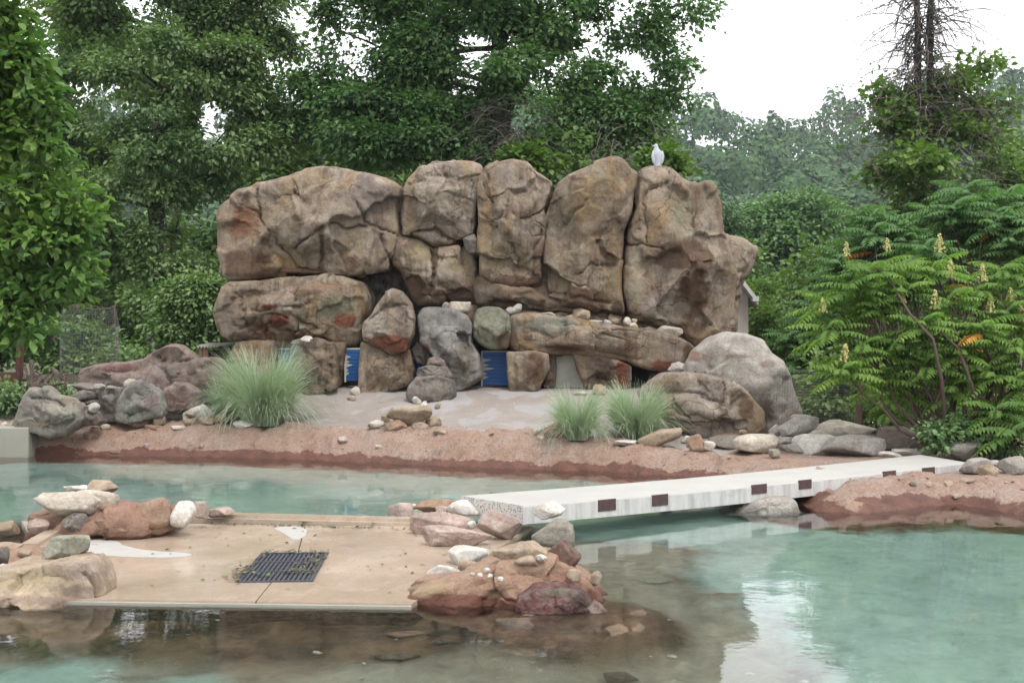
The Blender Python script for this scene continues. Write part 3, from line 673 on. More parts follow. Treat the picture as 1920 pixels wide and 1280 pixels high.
B('squarish boulder second from the upper left with a hollow under it', [(757, 361), (767, 339), (789, 317), (817, 311), (858, 304), (886, 308), (902, 317), (905, 336), (898, 367), (895, 405), (893, 436), (874, 452), (845, 462), (817, 462), (786, 449), (758, 444), (752, 417)],
  19.45, 0.75, 'formg', level=7, seed=31, facets=9, e=0.6,
  cracks=[([(775, 441), (795, 432), (815, 429), (830, 440), (855, 455), (890, 462)], 0.10, 3.5), ([(882, 335), (890, 345), (888, 360)], 0.04, 2), ([(770, 345), (800, 330), (860, 333)], 0.03, 5)],
  paints=[(835, 370, 45, 25, OL, 0.6), (780, 420, 30, 25, (0.27, 0.23, 0.16), 0.6), (885, 400, 12, 50, PUR, 0.7)])
B('small ochre boulder under the hollow', [(733, 451), (760, 446), (786, 449), (817, 464), (867, 461), (892, 475), (898, 517), (911, 555), (925, 569), (880, 571), (840, 567), (802, 574), (785, 575), (771, 555), (755, 513), (738, 497)],
  19.6, 0.75, 'form', level=6, seed=41, facets=8,
  cracks=[([(812, 465), (815, 500), (812, 550)], 0.07, 3), ([(867, 461), (870, 500)], 0.04, 2)],
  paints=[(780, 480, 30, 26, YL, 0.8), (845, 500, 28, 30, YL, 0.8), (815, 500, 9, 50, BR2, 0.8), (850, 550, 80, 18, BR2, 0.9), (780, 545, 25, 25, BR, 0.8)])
B('narrow dark wedge of rock between two upper boulders', [(868, 448), (890, 438), (897, 450), (895, 478), (880, 476), (872, 465)], 19.2, 0.3, 'dgrey', level=4, seed=43)
B('upright boulder in the middle of the upper row', [(899, 335), (911, 316), (930, 307), (961, 302), (983, 307), (1014, 326), (1037, 341), (1035, 363), (1021, 397), (1021, 435), (1014, 479), (1014, 535), (989, 543), (960, 545), (927, 537), (899, 519), (897, 447), (899, 401), (897, 363)],
  19.3, 0.8, 'form', level=7, seed=51, facets=10, e=0.6,
  cracks=[([(965, 397), (975, 409), (992, 412), (1018, 394)], 0.06, 2), ([(912, 330), (914, 350), (920, 380)], 0.06, 4), ([(945, 385), (940, 400), (930, 410)], 0.05, 3), ([(1018, 430), (1008, 455), (1000, 470)], 0.05, 2.5), ([(955, 460), (965, 480), (975, 500)], 0.05, 5)],
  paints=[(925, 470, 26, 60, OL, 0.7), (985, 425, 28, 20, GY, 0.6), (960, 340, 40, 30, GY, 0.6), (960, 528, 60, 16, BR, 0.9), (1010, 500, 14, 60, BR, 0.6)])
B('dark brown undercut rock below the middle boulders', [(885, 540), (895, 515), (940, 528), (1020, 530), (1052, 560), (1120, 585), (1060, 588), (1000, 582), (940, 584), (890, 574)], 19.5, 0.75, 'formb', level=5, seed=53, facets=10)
B('large pointed boulder right of the middle', [(1042, 347), (1067, 329), (1108, 313), (1142, 301), (1161, 302), (1180, 316), (1195, 327), (1189, 360), (1181, 401), (1169, 435), (1167, 466), (1163, 510), (1165, 557), (1172, 591), (1155, 592), (1111, 582), (1067, 574), (1021, 563), (1014, 526), (1016, 472), (1021, 416), (1036, 366)],
  19.35, 0.85, 'form', level=7, seed=61, facets=9, e=0.62,
  cracks=[([(1080, 516), (1100, 503), (1125, 495), (1155, 495)], 0.05, 1.6), ([(1140, 430), (1125, 445), (1120, 458)], 0.04, 2), ([(1100, 375), (1070, 400), (1055, 430)], 0.05, 6), ([(1020, 548), (1060, 552), (1100, 560), (1140, 570)], 0.05, 5)],
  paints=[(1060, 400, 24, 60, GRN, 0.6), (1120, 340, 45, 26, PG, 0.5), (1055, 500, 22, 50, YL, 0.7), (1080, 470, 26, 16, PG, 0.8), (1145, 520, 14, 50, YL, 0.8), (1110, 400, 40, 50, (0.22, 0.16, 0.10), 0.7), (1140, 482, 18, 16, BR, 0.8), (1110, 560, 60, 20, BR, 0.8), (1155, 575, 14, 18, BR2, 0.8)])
B('largest boulder at the right of the wall with brown stains', [(1198, 330), (1205, 324), (1221, 321), (1249, 322), (1271, 335), (1289, 343), (1327, 347), (1342, 363), (1347, 385), (1348, 438), (1362, 470), (1380, 520), (1377, 560), (1372, 600), (1340, 640), (1302, 651), (1285, 635), (1283, 619), (1239, 610), (1192, 597), (1174, 584), (1166, 541), (1168, 479), (1175, 429), (1188, 385), (1190, 350)],
  19.4, 0.95, 'form', level=7, seed=71, facets=8, e=0.6,
  cracks=[([(1172, 458), (1200, 461), (1222, 466), (1245, 470)], 0.07, 2), ([(1255, 340), (1235, 348), (1215, 362), (1205, 380)], 0.08, 2.5), ([(1272, 350), (1250, 352), (1235, 350)], 0.05, 2), ([(1207, 382), (1212, 420), (1215, 458)], 0.05, 2.0), ([(1192, 330), (1190, 380), (1180, 430)], 0.04, 3), ([(1230, 585), (1250, 560), (1262, 540)], 0.03, 2)],
  paints=[(1285, 400, 34, 50, GRN, 0.9), (1325, 410, 18, 45, LT, 0.7), (1280, 480, 60, 30, BR, 1.0), (1240, 500, 30, 30, PUR, 0.6), (1300, 545, 30, 60, BR, 0.9), (1250, 570, 40, 28, LT, 0.9), (1192, 545, 18, 30, PG, 0.9), (1200, 480, 26, 24, PG, 0.7), (1195, 400, 14, 30, YL, 0.5), (1345, 560, 18, 50, GY, 0.6), (1310, 620, 50, 22, BR, 0.7)])
B('round outcrop jutting out at the far right of the wall', [(1300, 470), (1330, 446), (1361, 439), (1392, 447), (1413, 469), (1405, 497), (1392, 526), (1385, 557), (1380, 591), (1378, 622), (1345, 640), (1310, 620), (1300, 560)],
  19.6, 0.7, 'form', level=6, seed=73, facets=8, e=0.68, cracks=[([(1330, 458), (1350, 452), (1368, 445)], 0.05, 2)],
  paints=[(1340, 470, 30, 20, LT, 0.6), (1385, 490, 20, 40, (0.33, 0.27, 0.18), 0.7), (1340, 530, 26, 40, BR, 0.7)])
B('long low ledge boulder with a green tint over the openings', [(954, 592), (1002, 588), (1058, 596), (1126, 608), (1172, 613), (1232, 624), (1287, 642), (1305, 652), (1296, 668), (1285, 680), (1250, 695), (1214, 690), (1172, 678), (1108, 666), (1037, 664), (984, 662), (956, 657), (950, 625)],
  18.9, 0.62, 'form', level=6, seed=81, facets=8, e=0.55, centre=(1110, 638),
  cracks=[([(1172, 612), (1174, 640), (1178, 675)], 0.03, 2), ([(985, 605), (990, 640)], 0.04, 3), ([(1000, 622), (1060, 632), (1110, 634), (1160, 632)], 0.05, 3)],
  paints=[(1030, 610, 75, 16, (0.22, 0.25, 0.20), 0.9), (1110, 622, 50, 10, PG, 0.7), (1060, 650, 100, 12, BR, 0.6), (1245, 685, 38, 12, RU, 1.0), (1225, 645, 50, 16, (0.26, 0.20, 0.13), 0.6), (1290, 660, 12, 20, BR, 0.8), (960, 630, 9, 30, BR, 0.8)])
B('rounded green tinted boulder at the left end of the ledge', [(887, 611), (890, 595), (897, 580), (913, 574), (938, 578), (954, 592), (960, 629), (952, 655), (930, 657), (913, 652), (896, 642), (886, 632)], 18.7, 0.4, 'green', level=5, seed=83, facets=10,
  paints=[(905, 600, 20, 20, (0.24, 0.26, 0.16), 0.8), (945, 640, 16, 20, BR, 0.7)])
B('brown rubble rock shelf behind the loose stones', [(840, 585), (870, 565), (950, 566), (1060, 572), (1180, 592), (1280, 618), (1290, 650), (1180, 640), (1000, 622), (860, 620)], 19.6, 0.7, 'formb', level=5, seed=85, centre=(1070, 600))
# pillars
B('pale left pillar behind the grass', [(446, 638), (520, 636), (524, 660), (518, 700), (520, 735), (430, 735), (432, 690), (436, 660)], 19.15, 0.4, 'form', level=5, seed=91, paints=[(480, 680, 40, 40, (0.34, 0.28, 0.19), 0.8)])
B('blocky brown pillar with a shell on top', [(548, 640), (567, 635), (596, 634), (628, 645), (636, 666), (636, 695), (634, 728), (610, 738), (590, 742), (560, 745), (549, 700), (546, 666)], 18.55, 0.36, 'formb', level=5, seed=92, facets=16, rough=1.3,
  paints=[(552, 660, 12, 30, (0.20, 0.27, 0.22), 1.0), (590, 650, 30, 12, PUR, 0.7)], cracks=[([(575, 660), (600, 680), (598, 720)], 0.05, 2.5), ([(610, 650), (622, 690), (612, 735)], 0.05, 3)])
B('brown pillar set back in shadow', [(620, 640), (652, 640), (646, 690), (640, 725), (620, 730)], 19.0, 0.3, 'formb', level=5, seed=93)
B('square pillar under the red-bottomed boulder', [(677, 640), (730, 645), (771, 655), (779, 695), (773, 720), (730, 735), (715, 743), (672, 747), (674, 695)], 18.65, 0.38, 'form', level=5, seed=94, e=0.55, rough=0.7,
  paints=[(700, 690, 30, 50, (0.29, 0.22, 0.14), 0.8), (724, 655, 6, 14, RU, 0.9)], cracks=[([(675, 727), (720, 727)], 0.04, 2)])
B('leaning grey boulder with a rust red underside', [(695, 593), (707, 572), (724, 552), (739, 544), (756, 549), (771, 570), (778, 599), (776, 628), (762, 660), (739, 664), (707, 651), (682, 641), (679, 622), (683, 602)], 18.5, 0.5, 'formg', level=6, seed=95, e=0.62,
  cracks=[([(690, 602), (720, 575), (765, 573)], 0.04, 3)], paints=[(715, 645, 46, 14, RU, 1.0), (745, 655, 20, 10, RU, 1.0), (715, 605, 30, 20, GY, 0.6), (745, 558, 22, 12, (0.25, 0.20, 0.13), 0.7)])
B('small dark rock wedged beside the blue grey boulder', [(772, 655), (782, 640), (800, 650), (808, 668), (800, 684), (782, 680)], 18.75, 0.25, 'dgrey', level=5, seed=96)
B('tall blue grey boulder with rubble on top', [(786, 612), (784, 592), (794, 578), (817, 576), (847, 578), (876, 592), (885, 607), (886, 642), (900, 666), (903, 707), (876, 727), (847, 744), (832, 720), (826, 690), (812, 665), (791, 640)], 18.6, 0.48, 'blue', level=6, seed=97, e=0.62, centre=(843, 650),
  paints=[(798, 652, 9, 12, RU, 1.0), (860, 700, 30, 40, (0.21, 0.20, 0.14), 0.8), (840, 600, 40, 16, (0.23, 0.23, 0.25), 0.7), (870, 660, 16, 40, BR, 0.5)])
B('bottom block of the stepped rock at the foot of the wall', [(766, 722), (780, 706), (830, 704), (850, 712), (854, 740), (836, 765), (805, 762), (768, 754), (762, 740)], 18.05, 0.33, 'dgrey', level=5, seed=98, facets=14, paints=[(830, 735, 20, 26, (0.20, 0.19, 0.13), 0.8)])
B('middle slab of the stepped rock at the foot of the wall', [(780, 708), (784, 690), (806, 683), (838, 686), (848, 704), (844, 714), (800, 715)], 18.1, 0.26, 'dgrey', level=5, seed=99, facets=14)
B('small reddish cap of the stepped rock at the foot of the wall', [(799, 688), (803, 672), (815, 667), (832, 674), (838, 687), (820, 690)], 18.1, 0.16, 'purple', level=4, seed=100, facets=14)
B('yellowish pillar under the ledge', [(950, 660), (1002, 657), (1028, 664), (1030, 690), (1010, 733), (985, 740), (956, 744), (953, 710)], 18.55, 0.3, 'form', level=5, seed=101, rough=1.1, paints=[(958, 700, 7, 40, YL, 0.9), (1005, 695, 20, 40, BR, 0.6), (975, 675, 15, 15, GY, 0.6)])
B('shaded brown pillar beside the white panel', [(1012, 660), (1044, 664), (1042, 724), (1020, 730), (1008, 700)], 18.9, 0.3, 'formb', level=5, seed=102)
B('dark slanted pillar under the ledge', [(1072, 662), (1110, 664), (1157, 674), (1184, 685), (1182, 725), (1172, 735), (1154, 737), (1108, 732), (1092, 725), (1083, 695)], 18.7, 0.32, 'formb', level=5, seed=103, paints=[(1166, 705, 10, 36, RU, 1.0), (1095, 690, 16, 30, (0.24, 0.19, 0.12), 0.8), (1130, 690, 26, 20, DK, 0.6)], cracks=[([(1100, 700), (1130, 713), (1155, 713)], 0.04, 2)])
# back wall of the hollows, its near-black colour standing for their shade
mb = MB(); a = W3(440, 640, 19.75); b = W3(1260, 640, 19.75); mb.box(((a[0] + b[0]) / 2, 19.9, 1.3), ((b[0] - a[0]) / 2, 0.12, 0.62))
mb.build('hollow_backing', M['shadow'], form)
# blue doors: horizontal boards in a frame with torn flaps
def door(x0, y0, x1, y1, Y, flap=0, lab=None):
    a = W3(x0, y1, Y); b = W3(x1, y0, Y); w, h = b[0] - a[0], b[2] - a[2]
    fr = MB()
    for sx in (0, 1): fr.box((a[0] + sx * w + (-0.012 if sx == 0 else 0.012), Y + 0.01, a[2] + h / 2), (0.014, 0.03, h / 2 + 0.02))
    fr.box((a[0] + w / 2, Y + 0.01, b[2] + 0.012), (w / 2 + 0.02, 0.03, 0.014))
    d = fr.build('nest_door', M['panel'], form, (a[0] + w / 2, Y, a[2])); d['label'] = lab
    n = 9
    for i in range(n):
        p = MB(); p.box((a[0] + w / 2, Y, a[2] + (i + 0.5) * h / n), (w / 2 - 0.002, 0.012, h / n / 2 - 0.003)); p.build('board', M['door'], d, (a[0] + w / 2, Y, a[2] + (i + 0.5) * h / n))
    if flap:
        for k, (fy, ln) in enumerate(((0.38, 0.36), (0.55, 0.26), (0.30, 0.5), (0.68, 0.2), (0.18, 0.26))):
            z = a[2] + h * (1 - fy - 0.1 * k % 0.3); t = MB()
            z = a[2] + h * (0.75 - 0.13 * k)
            t.add([(a[0], Y - 0.014, z + 0.035), (a[0], Y - 0.014, z - 0.035), (a[0] + w * ln, Y - 0.03, z + 0.012 * (-1) ** k), (a[0], Y - 0.02, z + 0.035), (a[0], Y - 0.02, z - 0.035), (a[0] + w * ln, Y - 0.036, z + 0.012 * (-1) ** k)], [(0, 1, 2), (5, 4, 3), (0, 3, 4, 1), (1, 4, 5, 2), (2, 5, 3, 0)])
            t.build('torn_flap', M['trim'], d)
door(905, 660, 953, 722, 19.05, 1, 'blue boarded door with torn pale flaps left of the yellowish pillar')
door(649, 655, 676, 714, 19.0, 1, 'narrow blue door beside the square pillar')
door(524, 655, 550, 700, 19.1, 0, 'narrow blue door half hidden by the grass')
door(772, 672, 800, 700, 19.1, 0, 'small blue door corner in shadow behind the stepped rock')
a = W3(1040, 727, 19.0); b = W3(1096, 662, 19.0); mb = MB(); mb.box(((a[0] + b[0]) / 2, 19.0, (a[2] + b[2]) / 2), ((b[0] - a[0]) / 2, 0.015, (b[2] - a[2]) / 2))
mb.build('white_panel', M['panel'], form)['label'] = 'speckled white panel closing one opening'

# ------------------------------------------------------------------ large free boulders
def TB(name, lab, outl, Y, T, mat, **kw): return traced(name, outl, Y, T, M[mat], label=lab, cat='boulder', **kw)
TB('boulder', 'large smooth pale grey boulder with a pinkish band right of the rock wall', [(1283, 700), (1285, 680), (1299, 653), (1327, 634), (1356, 622), (1391, 624), (1423, 634), (1441, 660), (1462, 675), (1473, 699), (1487, 742), (1499, 770), (1482, 800), (1444, 812), (1356, 820), (1303, 800)], 17.2, 0.7, 'grey', level=6, seed=111, facets=7, e=0.62, rough=0.6,
   paints=[(1310, 668, 35, 9, (0.32, 0.17, 0.13), 0.9), (1380, 668, 50, 6, (0.30, 0.16, 0.13), 0.9), (1440, 683, 26, 10, (0.22, 0.13, 0.115), 0.9), (1490, 785, 14, 22, (0.20, 0.08, 0.065), 0.9), (1380, 640, 50, 12, (0.42, 0.40, 0.37), 0.6)])
TB('boulder', 'rounded brown-grey boulder in front of the pale grey one', [(1195, 735), (1218, 715), (1239, 700), (1267, 697), (1320, 700), (1370, 712), (1402, 737), (1427, 768), (1431, 800), (1412, 812), (1356, 820), (1313, 820), (1278, 806), (1250, 790), (1214, 765)], 16.3, 0.62, 'formg', level=6, seed=113, facets=12, e=0.6,
   cracks=[([(1358, 716), (1362, 745), (1355, 765)], 0.06, 2.2), ([(1250, 735), (1290, 730), (1330, 745), (1370, 760), (1390, 745)], 0.06, 4), ([(1280, 780), (1330, 790), (1400, 795)], 0.04, 5)],
   paints=[(1260, 715, 40, 14, (0.30, 0.22, 0.13), 0.7), (1330, 740, 40, 22, PUR, 0.7), (1310, 790, 60, 18, (0.26, 0.21, 0.13), 0.8), (1400, 770, 20, 30, BR, 0.7)])
TB('boulder', 'small grey boulder wedged beside the end of the ledge', [(1251, 694), (1262, 682), (1272, 678), (1284, 683), (1286, 700), (1268, 700)], 17.9, 0.22, 'grey', level=5, seed=115)
TB('boulder', 'long purple-brown peaked boulder left of the rock wall', [(146, 712), (155, 690), (175, 684), (225, 681), (275, 671), (295, 655), (320, 645), (338, 646), (355, 658), (370, 672), (385, 700), (380, 750), (330, 768), (250, 765), (170, 740)], 18.3, 0.55, 'purple', level=6, seed=121, facets=13, ang_=1, rough=.8, e=0.62, centre=(275, 715),
   paints=[(215, 690, 40, 8, (0.26, 0.11, 0.09), 0.9), (190, 715, 30, 20, GY, 0.5), (315, 695, 24, 12, (0.24, 0.25, 0.22), 0.7), (320, 655, 26, 10, (0.24, 0.17, 0.15), 0.7)], cracks=[([(290, 668), (330, 680), (368, 673)], 0.06, 3)])
TB('boulder', 'purple-brown humped boulder between the peaked one and the grass', [(350, 700), (362, 676), (400, 669), (418, 674), (426, 688), (428, 715), (415, 745), (360, 750), (345, 730)], 18.2, 0.45, 'purple', level=5, seed=122, facets=13, ang_=1, rough=.8,
   paints=[(405, 690, 16, 16, (0.25, 0.25, 0.21), 0.6), (375, 690, 16, 12, GY, 0.5)])
TB('boulder', 'small purple-brown boulder partly behind the tall grass', [(424, 715), (428, 690), (445, 678), (462, 680), (470, 700), (468, 740), (430, 745)], 18.2, 0.3, 'purple', level=5, seed=123)
TB('boulder', 'low reddish boulder in front of the purple-brown ones', [(303, 745), (312, 727), (332, 716), (355, 718), (375, 735), (378, 765), (340, 775), (305, 772)], 17.7, 0.35, 'purple', level=5, seed=124, paints=[(335, 745, 26, 20, (0.17, 0.085, 0.075), 0.8)])
TB('boulder', 'jagged grey-green boulder at the left edge of the bank', [(26, 795), (37, 770), (50, 740), (61, 725), (75, 730), (87, 722), (100, 730), (112, 740), (140, 746), (155, 760), (165, 785), (150, 800), (125, 817), (95, 820), (70, 812), (40, 806)], 16.9, 0.45, 'ggrey', level=6, seed=131, facets=13, ang_=1, rough=.75,
   paints=[(125, 785, 26, 24, (0.31, 0.33, 0.27), 0.6), (60, 755, 22, 26, (0.25, 0.22, 0.21), 0.8), (130, 752, 22, 8, (0.33, 0.22, 0.13), 0.8), (70, 795, 30, 14, (0.27, 0.20, 0.12), 0.7)], cracks=[([(62, 745), (100, 748), (118, 760)], 0.05, 2.5)])
TB('boulder', 'small purple-grey boulder beside the jagged grey-green one', [(150, 790), (154, 762), (170, 758), (188, 775), (192, 790), (185, 797), (160, 797)], 17.0, 0.2, 'purple', level=5, seed=132)
TB('boulder', 'dark block with a flat top right of the jagged boulder', [(185, 735), (192, 725), (215, 724), (234, 727), (232, 760), (222, 792), (190, 790), (186, 760)], 17.4, 0.25, 'dgrey', level=5, seed=133, facets=13, ang_=1, rough=.75)
TB('boulder', 'teal tinted boulder with a cream stone on top', [(216, 785), (222, 750), (240, 724), (262, 711), (283, 722), (303, 737), (312, 765), (310, 780), (250, 792), (222, 792)], 17.3, 0.32, 'teal', level=5, seed=134, facets=13, ang_=1, rough=.75,
   paints=[(270, 725, 16, 12, (0.17, 0.14, 0.15), 0.9), (285, 750, 16, 18, (0.26, 0.18, 0.165), 0.9), (240, 740, 14, 14, (0.18, 0.165, 0.155), 0.9), (240, 775, 22, 14, (0.27, 0.32, 0.29), 0.6)])
for k, (bx, m, lab) in enumerate([
    ((130, 730, 184, 755), 'dgrey', 'flat dark stone on top of the little stack behind the jagged boulder'),
    ((158, 748, 186, 762), 'dgrey', 'small dark stone lowest in the stack behind the jagged boulder'),
    ((137, 717, 185, 733), 'dgrey', 'dark twiggy flat stone behind the little stack'),
    ((175, 719, 199, 731), 'pgrey', 'pale grey flat stone on the dark flat-topped block'),
    ((200, 722, 219, 730), 'ggrey', 'little greenish stone on the dark flat-topped block'),
    ((231, 709, 260, 728), 'pale', 'cream stone lying on the teal tinted boulder'),
    ((164, 754, 188, 774), 'pgrey', 'pale grey stone leaning on the small purple-grey boulder')]):
    rock('stone', bx, M[m], lab, Y=17.1 + (0.1 if k != 6 else -0.3) + 0.3 * (k == 2), seed=140 + k, level=4)
# ------------------------------------------------------------------ wet concrete landing slab and drain grate
SZ = 0.028
def slab_pt(px, py): Y = (CAMZ - SZ) * F / (py - HZ); return np.array([(px - 960) * Y / F, Y])
bl, br_, fr_, fl = slab_pt(40, 976), slab_pt(1000, 986), slab_pt(772, 1131), slab_pt(120, 1122)
jb, jf = slab_pt(572, 985), slab_pt(480, 1127)
gc = np.array([-1.62, 8.2]); ga = 0.06; gw, gl_ = 0.255, 0.54
def gpt(u, v): c, s_ = math.cos(ga), math.sin(ga); return (gc[0] + u * c - v * s_, gc[1] + u * s_ + v * c)
g00, g10, g11, g01 = gpt(-gw, -gl_), gpt(gw, -gl_), gpt(gw, gl_), gpt(-gw, gl_)
gm0, gm1 = gpt(-0.02, -gl_), gpt(0.02, gl_)
land = empty('concrete_landing', (gc[0], gc[1], 0), 'wet tan concrete landing slab in the pool around the black drain grate', 'concrete slab')
j = np.array([0.004, 0])
mb = MB(); mb.prism([tuple(fl), tuple(jf - j), (gm0[0] - .004, gm0[1]), g00, g01, (gm1[0] - .004, gm1[1]), tuple(jb - j), tuple(bl)], -0.04, SZ)
mb.build('slab', M['slab'], land)
mb = MB(); mb.prism([tuple(jf + j), tuple(fr_), tuple(br_), tuple(jb + j), (gm1[0] + .004, gm1[1]), g11, g10, (gm0[0] + .004, gm0[1])], -0.04, SZ)
mb.build('slab', M['slab'], land)
mb = MB(); ins = lambda p, k: tuple(np.array(p) + (gc - np.array(p)) * k)
mb.prism([ins(fl, .004), ins(fr_, .004), ins(br_, .004), ins(bl, .004)], -0.6, -0.14); mb.build('slab_base', M['algae'], land)
mb = MB(); mb.prism([ins(fl, .006), tuple(jf), g00, g01, tuple(jb), ins(bl, .006)], -.139, -.041); mb.prism([tuple(jf), ins(fr_, .006), ins(br_, .006), tuple(jb), g11, g10], -.139, -.041); mb.build('slab_base', M['algae'], land)
mb = MB(); mb.prism([g00, g10, g11, g01], -0.138, -0.11); mb.build('drain_pit', M['shadow'], land)
def lens(pts, nm, mat, dz, dens=3):
    P_ = [slab_pt(*p) for p in pts]; P_ = np.array(P_)
    for _ in range(dens):
        P_ = np.stack([0.75 * P_ + 0.25 * np.roll(P_, -1, 0), 0.25 * P_ + 0.75 * np.roll(P_, -1, 0)], 1).reshape(-1, 2)
    n = len(P_); P_ = P_ + 0.012 * np.stack([fbm(np.c_[P_ * 9, np.zeros(n)], 3), fbm(np.c_[P_ * 9, np.ones(n) * 9], 3)], -1)
    mb = MB(); mb.prism([tuple(p) for p in P_], SZ + 0.0005, SZ + dz); mb.build(nm, mat, land)
lens([(176, 1012), (215, 1012), (240, 1026), (290, 1033), (350, 1036), (366, 1040), (330, 1046), (240, 1044), (160, 1040), (130, 1020)], 'dry_patch', M['dry'], 0.003)
lens([(505, 987), (580, 988), (568, 1011), (545, 1012), (535, 1000)], 'dry_patch', M['dry'], 0.003, 1)
# pale wet lip along the water
mb = MB(); d = (fr_ - fl) / np.linalg.norm(fr_ - fl); nrm = np.array([d[1], -d[0]])
q = [tuple(fl), tuple(fl + nrm * 0.03), tuple(fr_ + nrm * 0.03), tuple(fr_)]
mb.prism(q, -0.03, SZ - 0.012); mb.build('edge_lip', M['conc'], land)
# curb behind the slab and the diagonal one at the left
def curb(p0, p1, w, h, lab):
    a, b = slab_pt(*p0), slab_pt(*p1); c = (a + b) / 2; L = np.linalg.norm(b - a); ang = math.atan2(b[1] - a[1], b[0] - a[0])
    mb = MB(); mb.box((c[0], c[1], h / 2 - 0.1), (L / 2, w / 2, h / 2 + 0.1), ang)
    mb.box((c[0] + 0.6 * w * math.sin(ang), c[1] - 0.6 * w * math.cos(ang), h / 2 - 0.11), (L / 2, w * 0.3, h / 2 + 0.08), ang)
    tag(mb.build('concrete_curb', M['slab'], None, (c[0], c[1], 0)), lab, 'curb')
curb((360, 972), (800, 983), 0.13, 0.085, 'low straight concrete curb along the far side of the wet slab')
curb((55, 1036), (135, 988), 0.12, 0.10, 'short slanting concrete curb at the left of the wet slab')

grate = empty('drain_grate', (gc[0], gc[1], SZ), 'black slotted drain grate sunk in the wet slab and edged with leaf litter', 'grate')
fm = MB()
for u0, v0, hu, hv in ((-gw + .014, 0, .014, gl_), (gw - .014, 0, .014, gl_), (0, -gl_ + .014, gw - .028, .014), (0, gl_ - .014, gw - .028, .014), (0, gl_ / 3, gw - .028, .012), (0, -gl_ / 3, gw - .028, .012)):
    c = gpt(u0, v0); fm.box((c[0], c[1], SZ - 0.012), (hu, hv, 0.02), ga)
fm.build('frame', M['iron'], grate, (gc[0], gc[1], SZ))
bm0 = None
for r_ in range(3):
    for k in range(14):
        c = gpt(-gw + 0.045 + k * (2 * gw - 0.09) / 13, (-1 + r_) * gl_ * 2 / 3)
        if bm0 is None:
            mb = MB(); mb.box((c[0], c[1], SZ - 0.012), (0.0105, gl_ / 3 - 0.012, 0.016), ga); bm0 = mb.build('bar', M['iron'], grate, (c[0], c[1], SZ - 0.012)); bar_o = bm0
        else:
            o = bm0.copy(); COL.objects.link(o); o.location = (c[0] - gc[0], c[1] - gc[1], -0.012)

# ------------------------------------------------------------------ footbridge
BZ, BT = 0.275, 0.155
def bpt(px, py): Y = (CAMZ - BZ) * F / (py - HZ); return np.array([(px - 960) * Y / F, Y])
A0, A1, B0, B1 = bpt(981, 948), bpt(1815, 867), bpt(866, 929), bpt(1725, 852)
bridge = empty('footbridge', (A0[0], A0[1], 0), 'long pale concrete slab footbridge crossing the pool on rocks', 'footbridge')
n, mC = 60, 6; Vb = []; pa = []
def sag(t): return -0.028 * math.sin(math.pi * min(1, max(0, t)))
rsb = np.random.RandomState(5)
for i in range(n + 1):
    t = i / n; f = A0 + (A1 - A0) * t; b = B0 + (B1 - B0) * t; z = BZ + sag(t); wj = rsb.uniform(-1, 1, 2) * 0.003
    sec = [(0, -1, -BT), (0, -1, -0.012), (0.012, -1, 0), (1, -1, 0), (1, -1, -BT)]
    for (u, _, dz) in sec:
        p = f + (b - f) * u; Vb.append((p[0] + wj[0], p[1] + wj[1], z + dz + (wj[0] if dz == -0.012 else 0))); pa.append((0, 0, 0, 0))
Fb = []
for i in range(n):
    for k in range(5):
        a, c = i * 5 + k, i * 5 + (k + 1) % 5; Fb.append((a, a + 5, c + 5, c))
o0 = len(Vb)
for k in range(5): Vb.append(Vb[k]); pa.append((0, 0, 0, 1))
for k in range(5): Vb.append(Vb[n * 5 + k]); pa.append((0, 0, 0, 1))
Fb.append(tuple(range(o0, o0 + 5))); Fb.append(tuple(range(o0 + 9, o0 + 4, -1)))
mesh_obj('deck_slab', Vb, Fb, M['bridge'], bridge, (A0[0], A0[1], 0), False, paint=pa)
dirf = (A1 - A0) / np.linalg.norm(A1 - A0); angf = math.atan2(dirf[1], dirf[0]); nf = np.array([dirf[1], -dirf[0]])
for k, (x0, x1, yt, yb) in enumerate([(1121, 1154, 935.5, 957), (1222, 1252, 926.5, 947.5), (1409, 1437, 907.5, 925), (1497, 1521, 899, 916), (1655, 1679, 882.5, 898.5), (1729, 1752, 876, 892)]):
    # intersect pixel column with the front face plane
    def tt(px): m = (px - 960) / F; return (m * A0[1] - A0[0]) / ((A1 - A0)[0] - m * (A1 - A0)[1])
    t0, t1 = tt(x0), tt(x1); tm = (t0 + t1) / 2; c = A0 + (A1 - A0) * tm; L = np.linalg.norm(A1 - A0) * (t1 - t0)
    z0 = CAMZ - (yb - HZ) * c[1] / F; z1 = CAMZ - (yt - HZ) * c[1] / F
    c = c + nf * 0.001; mb = MB(); mb.box((c[0], c[1], (z0 + z1) / 2), (L / 2, 0.006, (z1 - z0) / 2), angf)
    mb.build('plate', M['plate'], bridge, (c[0], c[1], (z0 + z1) / 2))

# concrete block at the left edge of the bank
Yb = wl_pt(30, 856)[1]; a = W3(-60, 856, Yb); b = W3(51, 801, Yb); mb = MB()
mb.box(((a[0] + b[0]) / 2, Yb + 0.3, b[2] / 2 - 0.15), ((b[0] - a[0]) / 2, 0.3, b[2] / 2 + 0.15), 0.04)
ob = mb.build('concrete_block', M['conc'], None, ((a[0] + b[0]) / 2, Yb + .3, 0)); tag(ob, 'square grey-green concrete block at the left edge of the bank', 'concrete block')
bv = ob.modifiers.new('edge', 'BEVEL'); bv.width = 0.02; bv.segments = 2

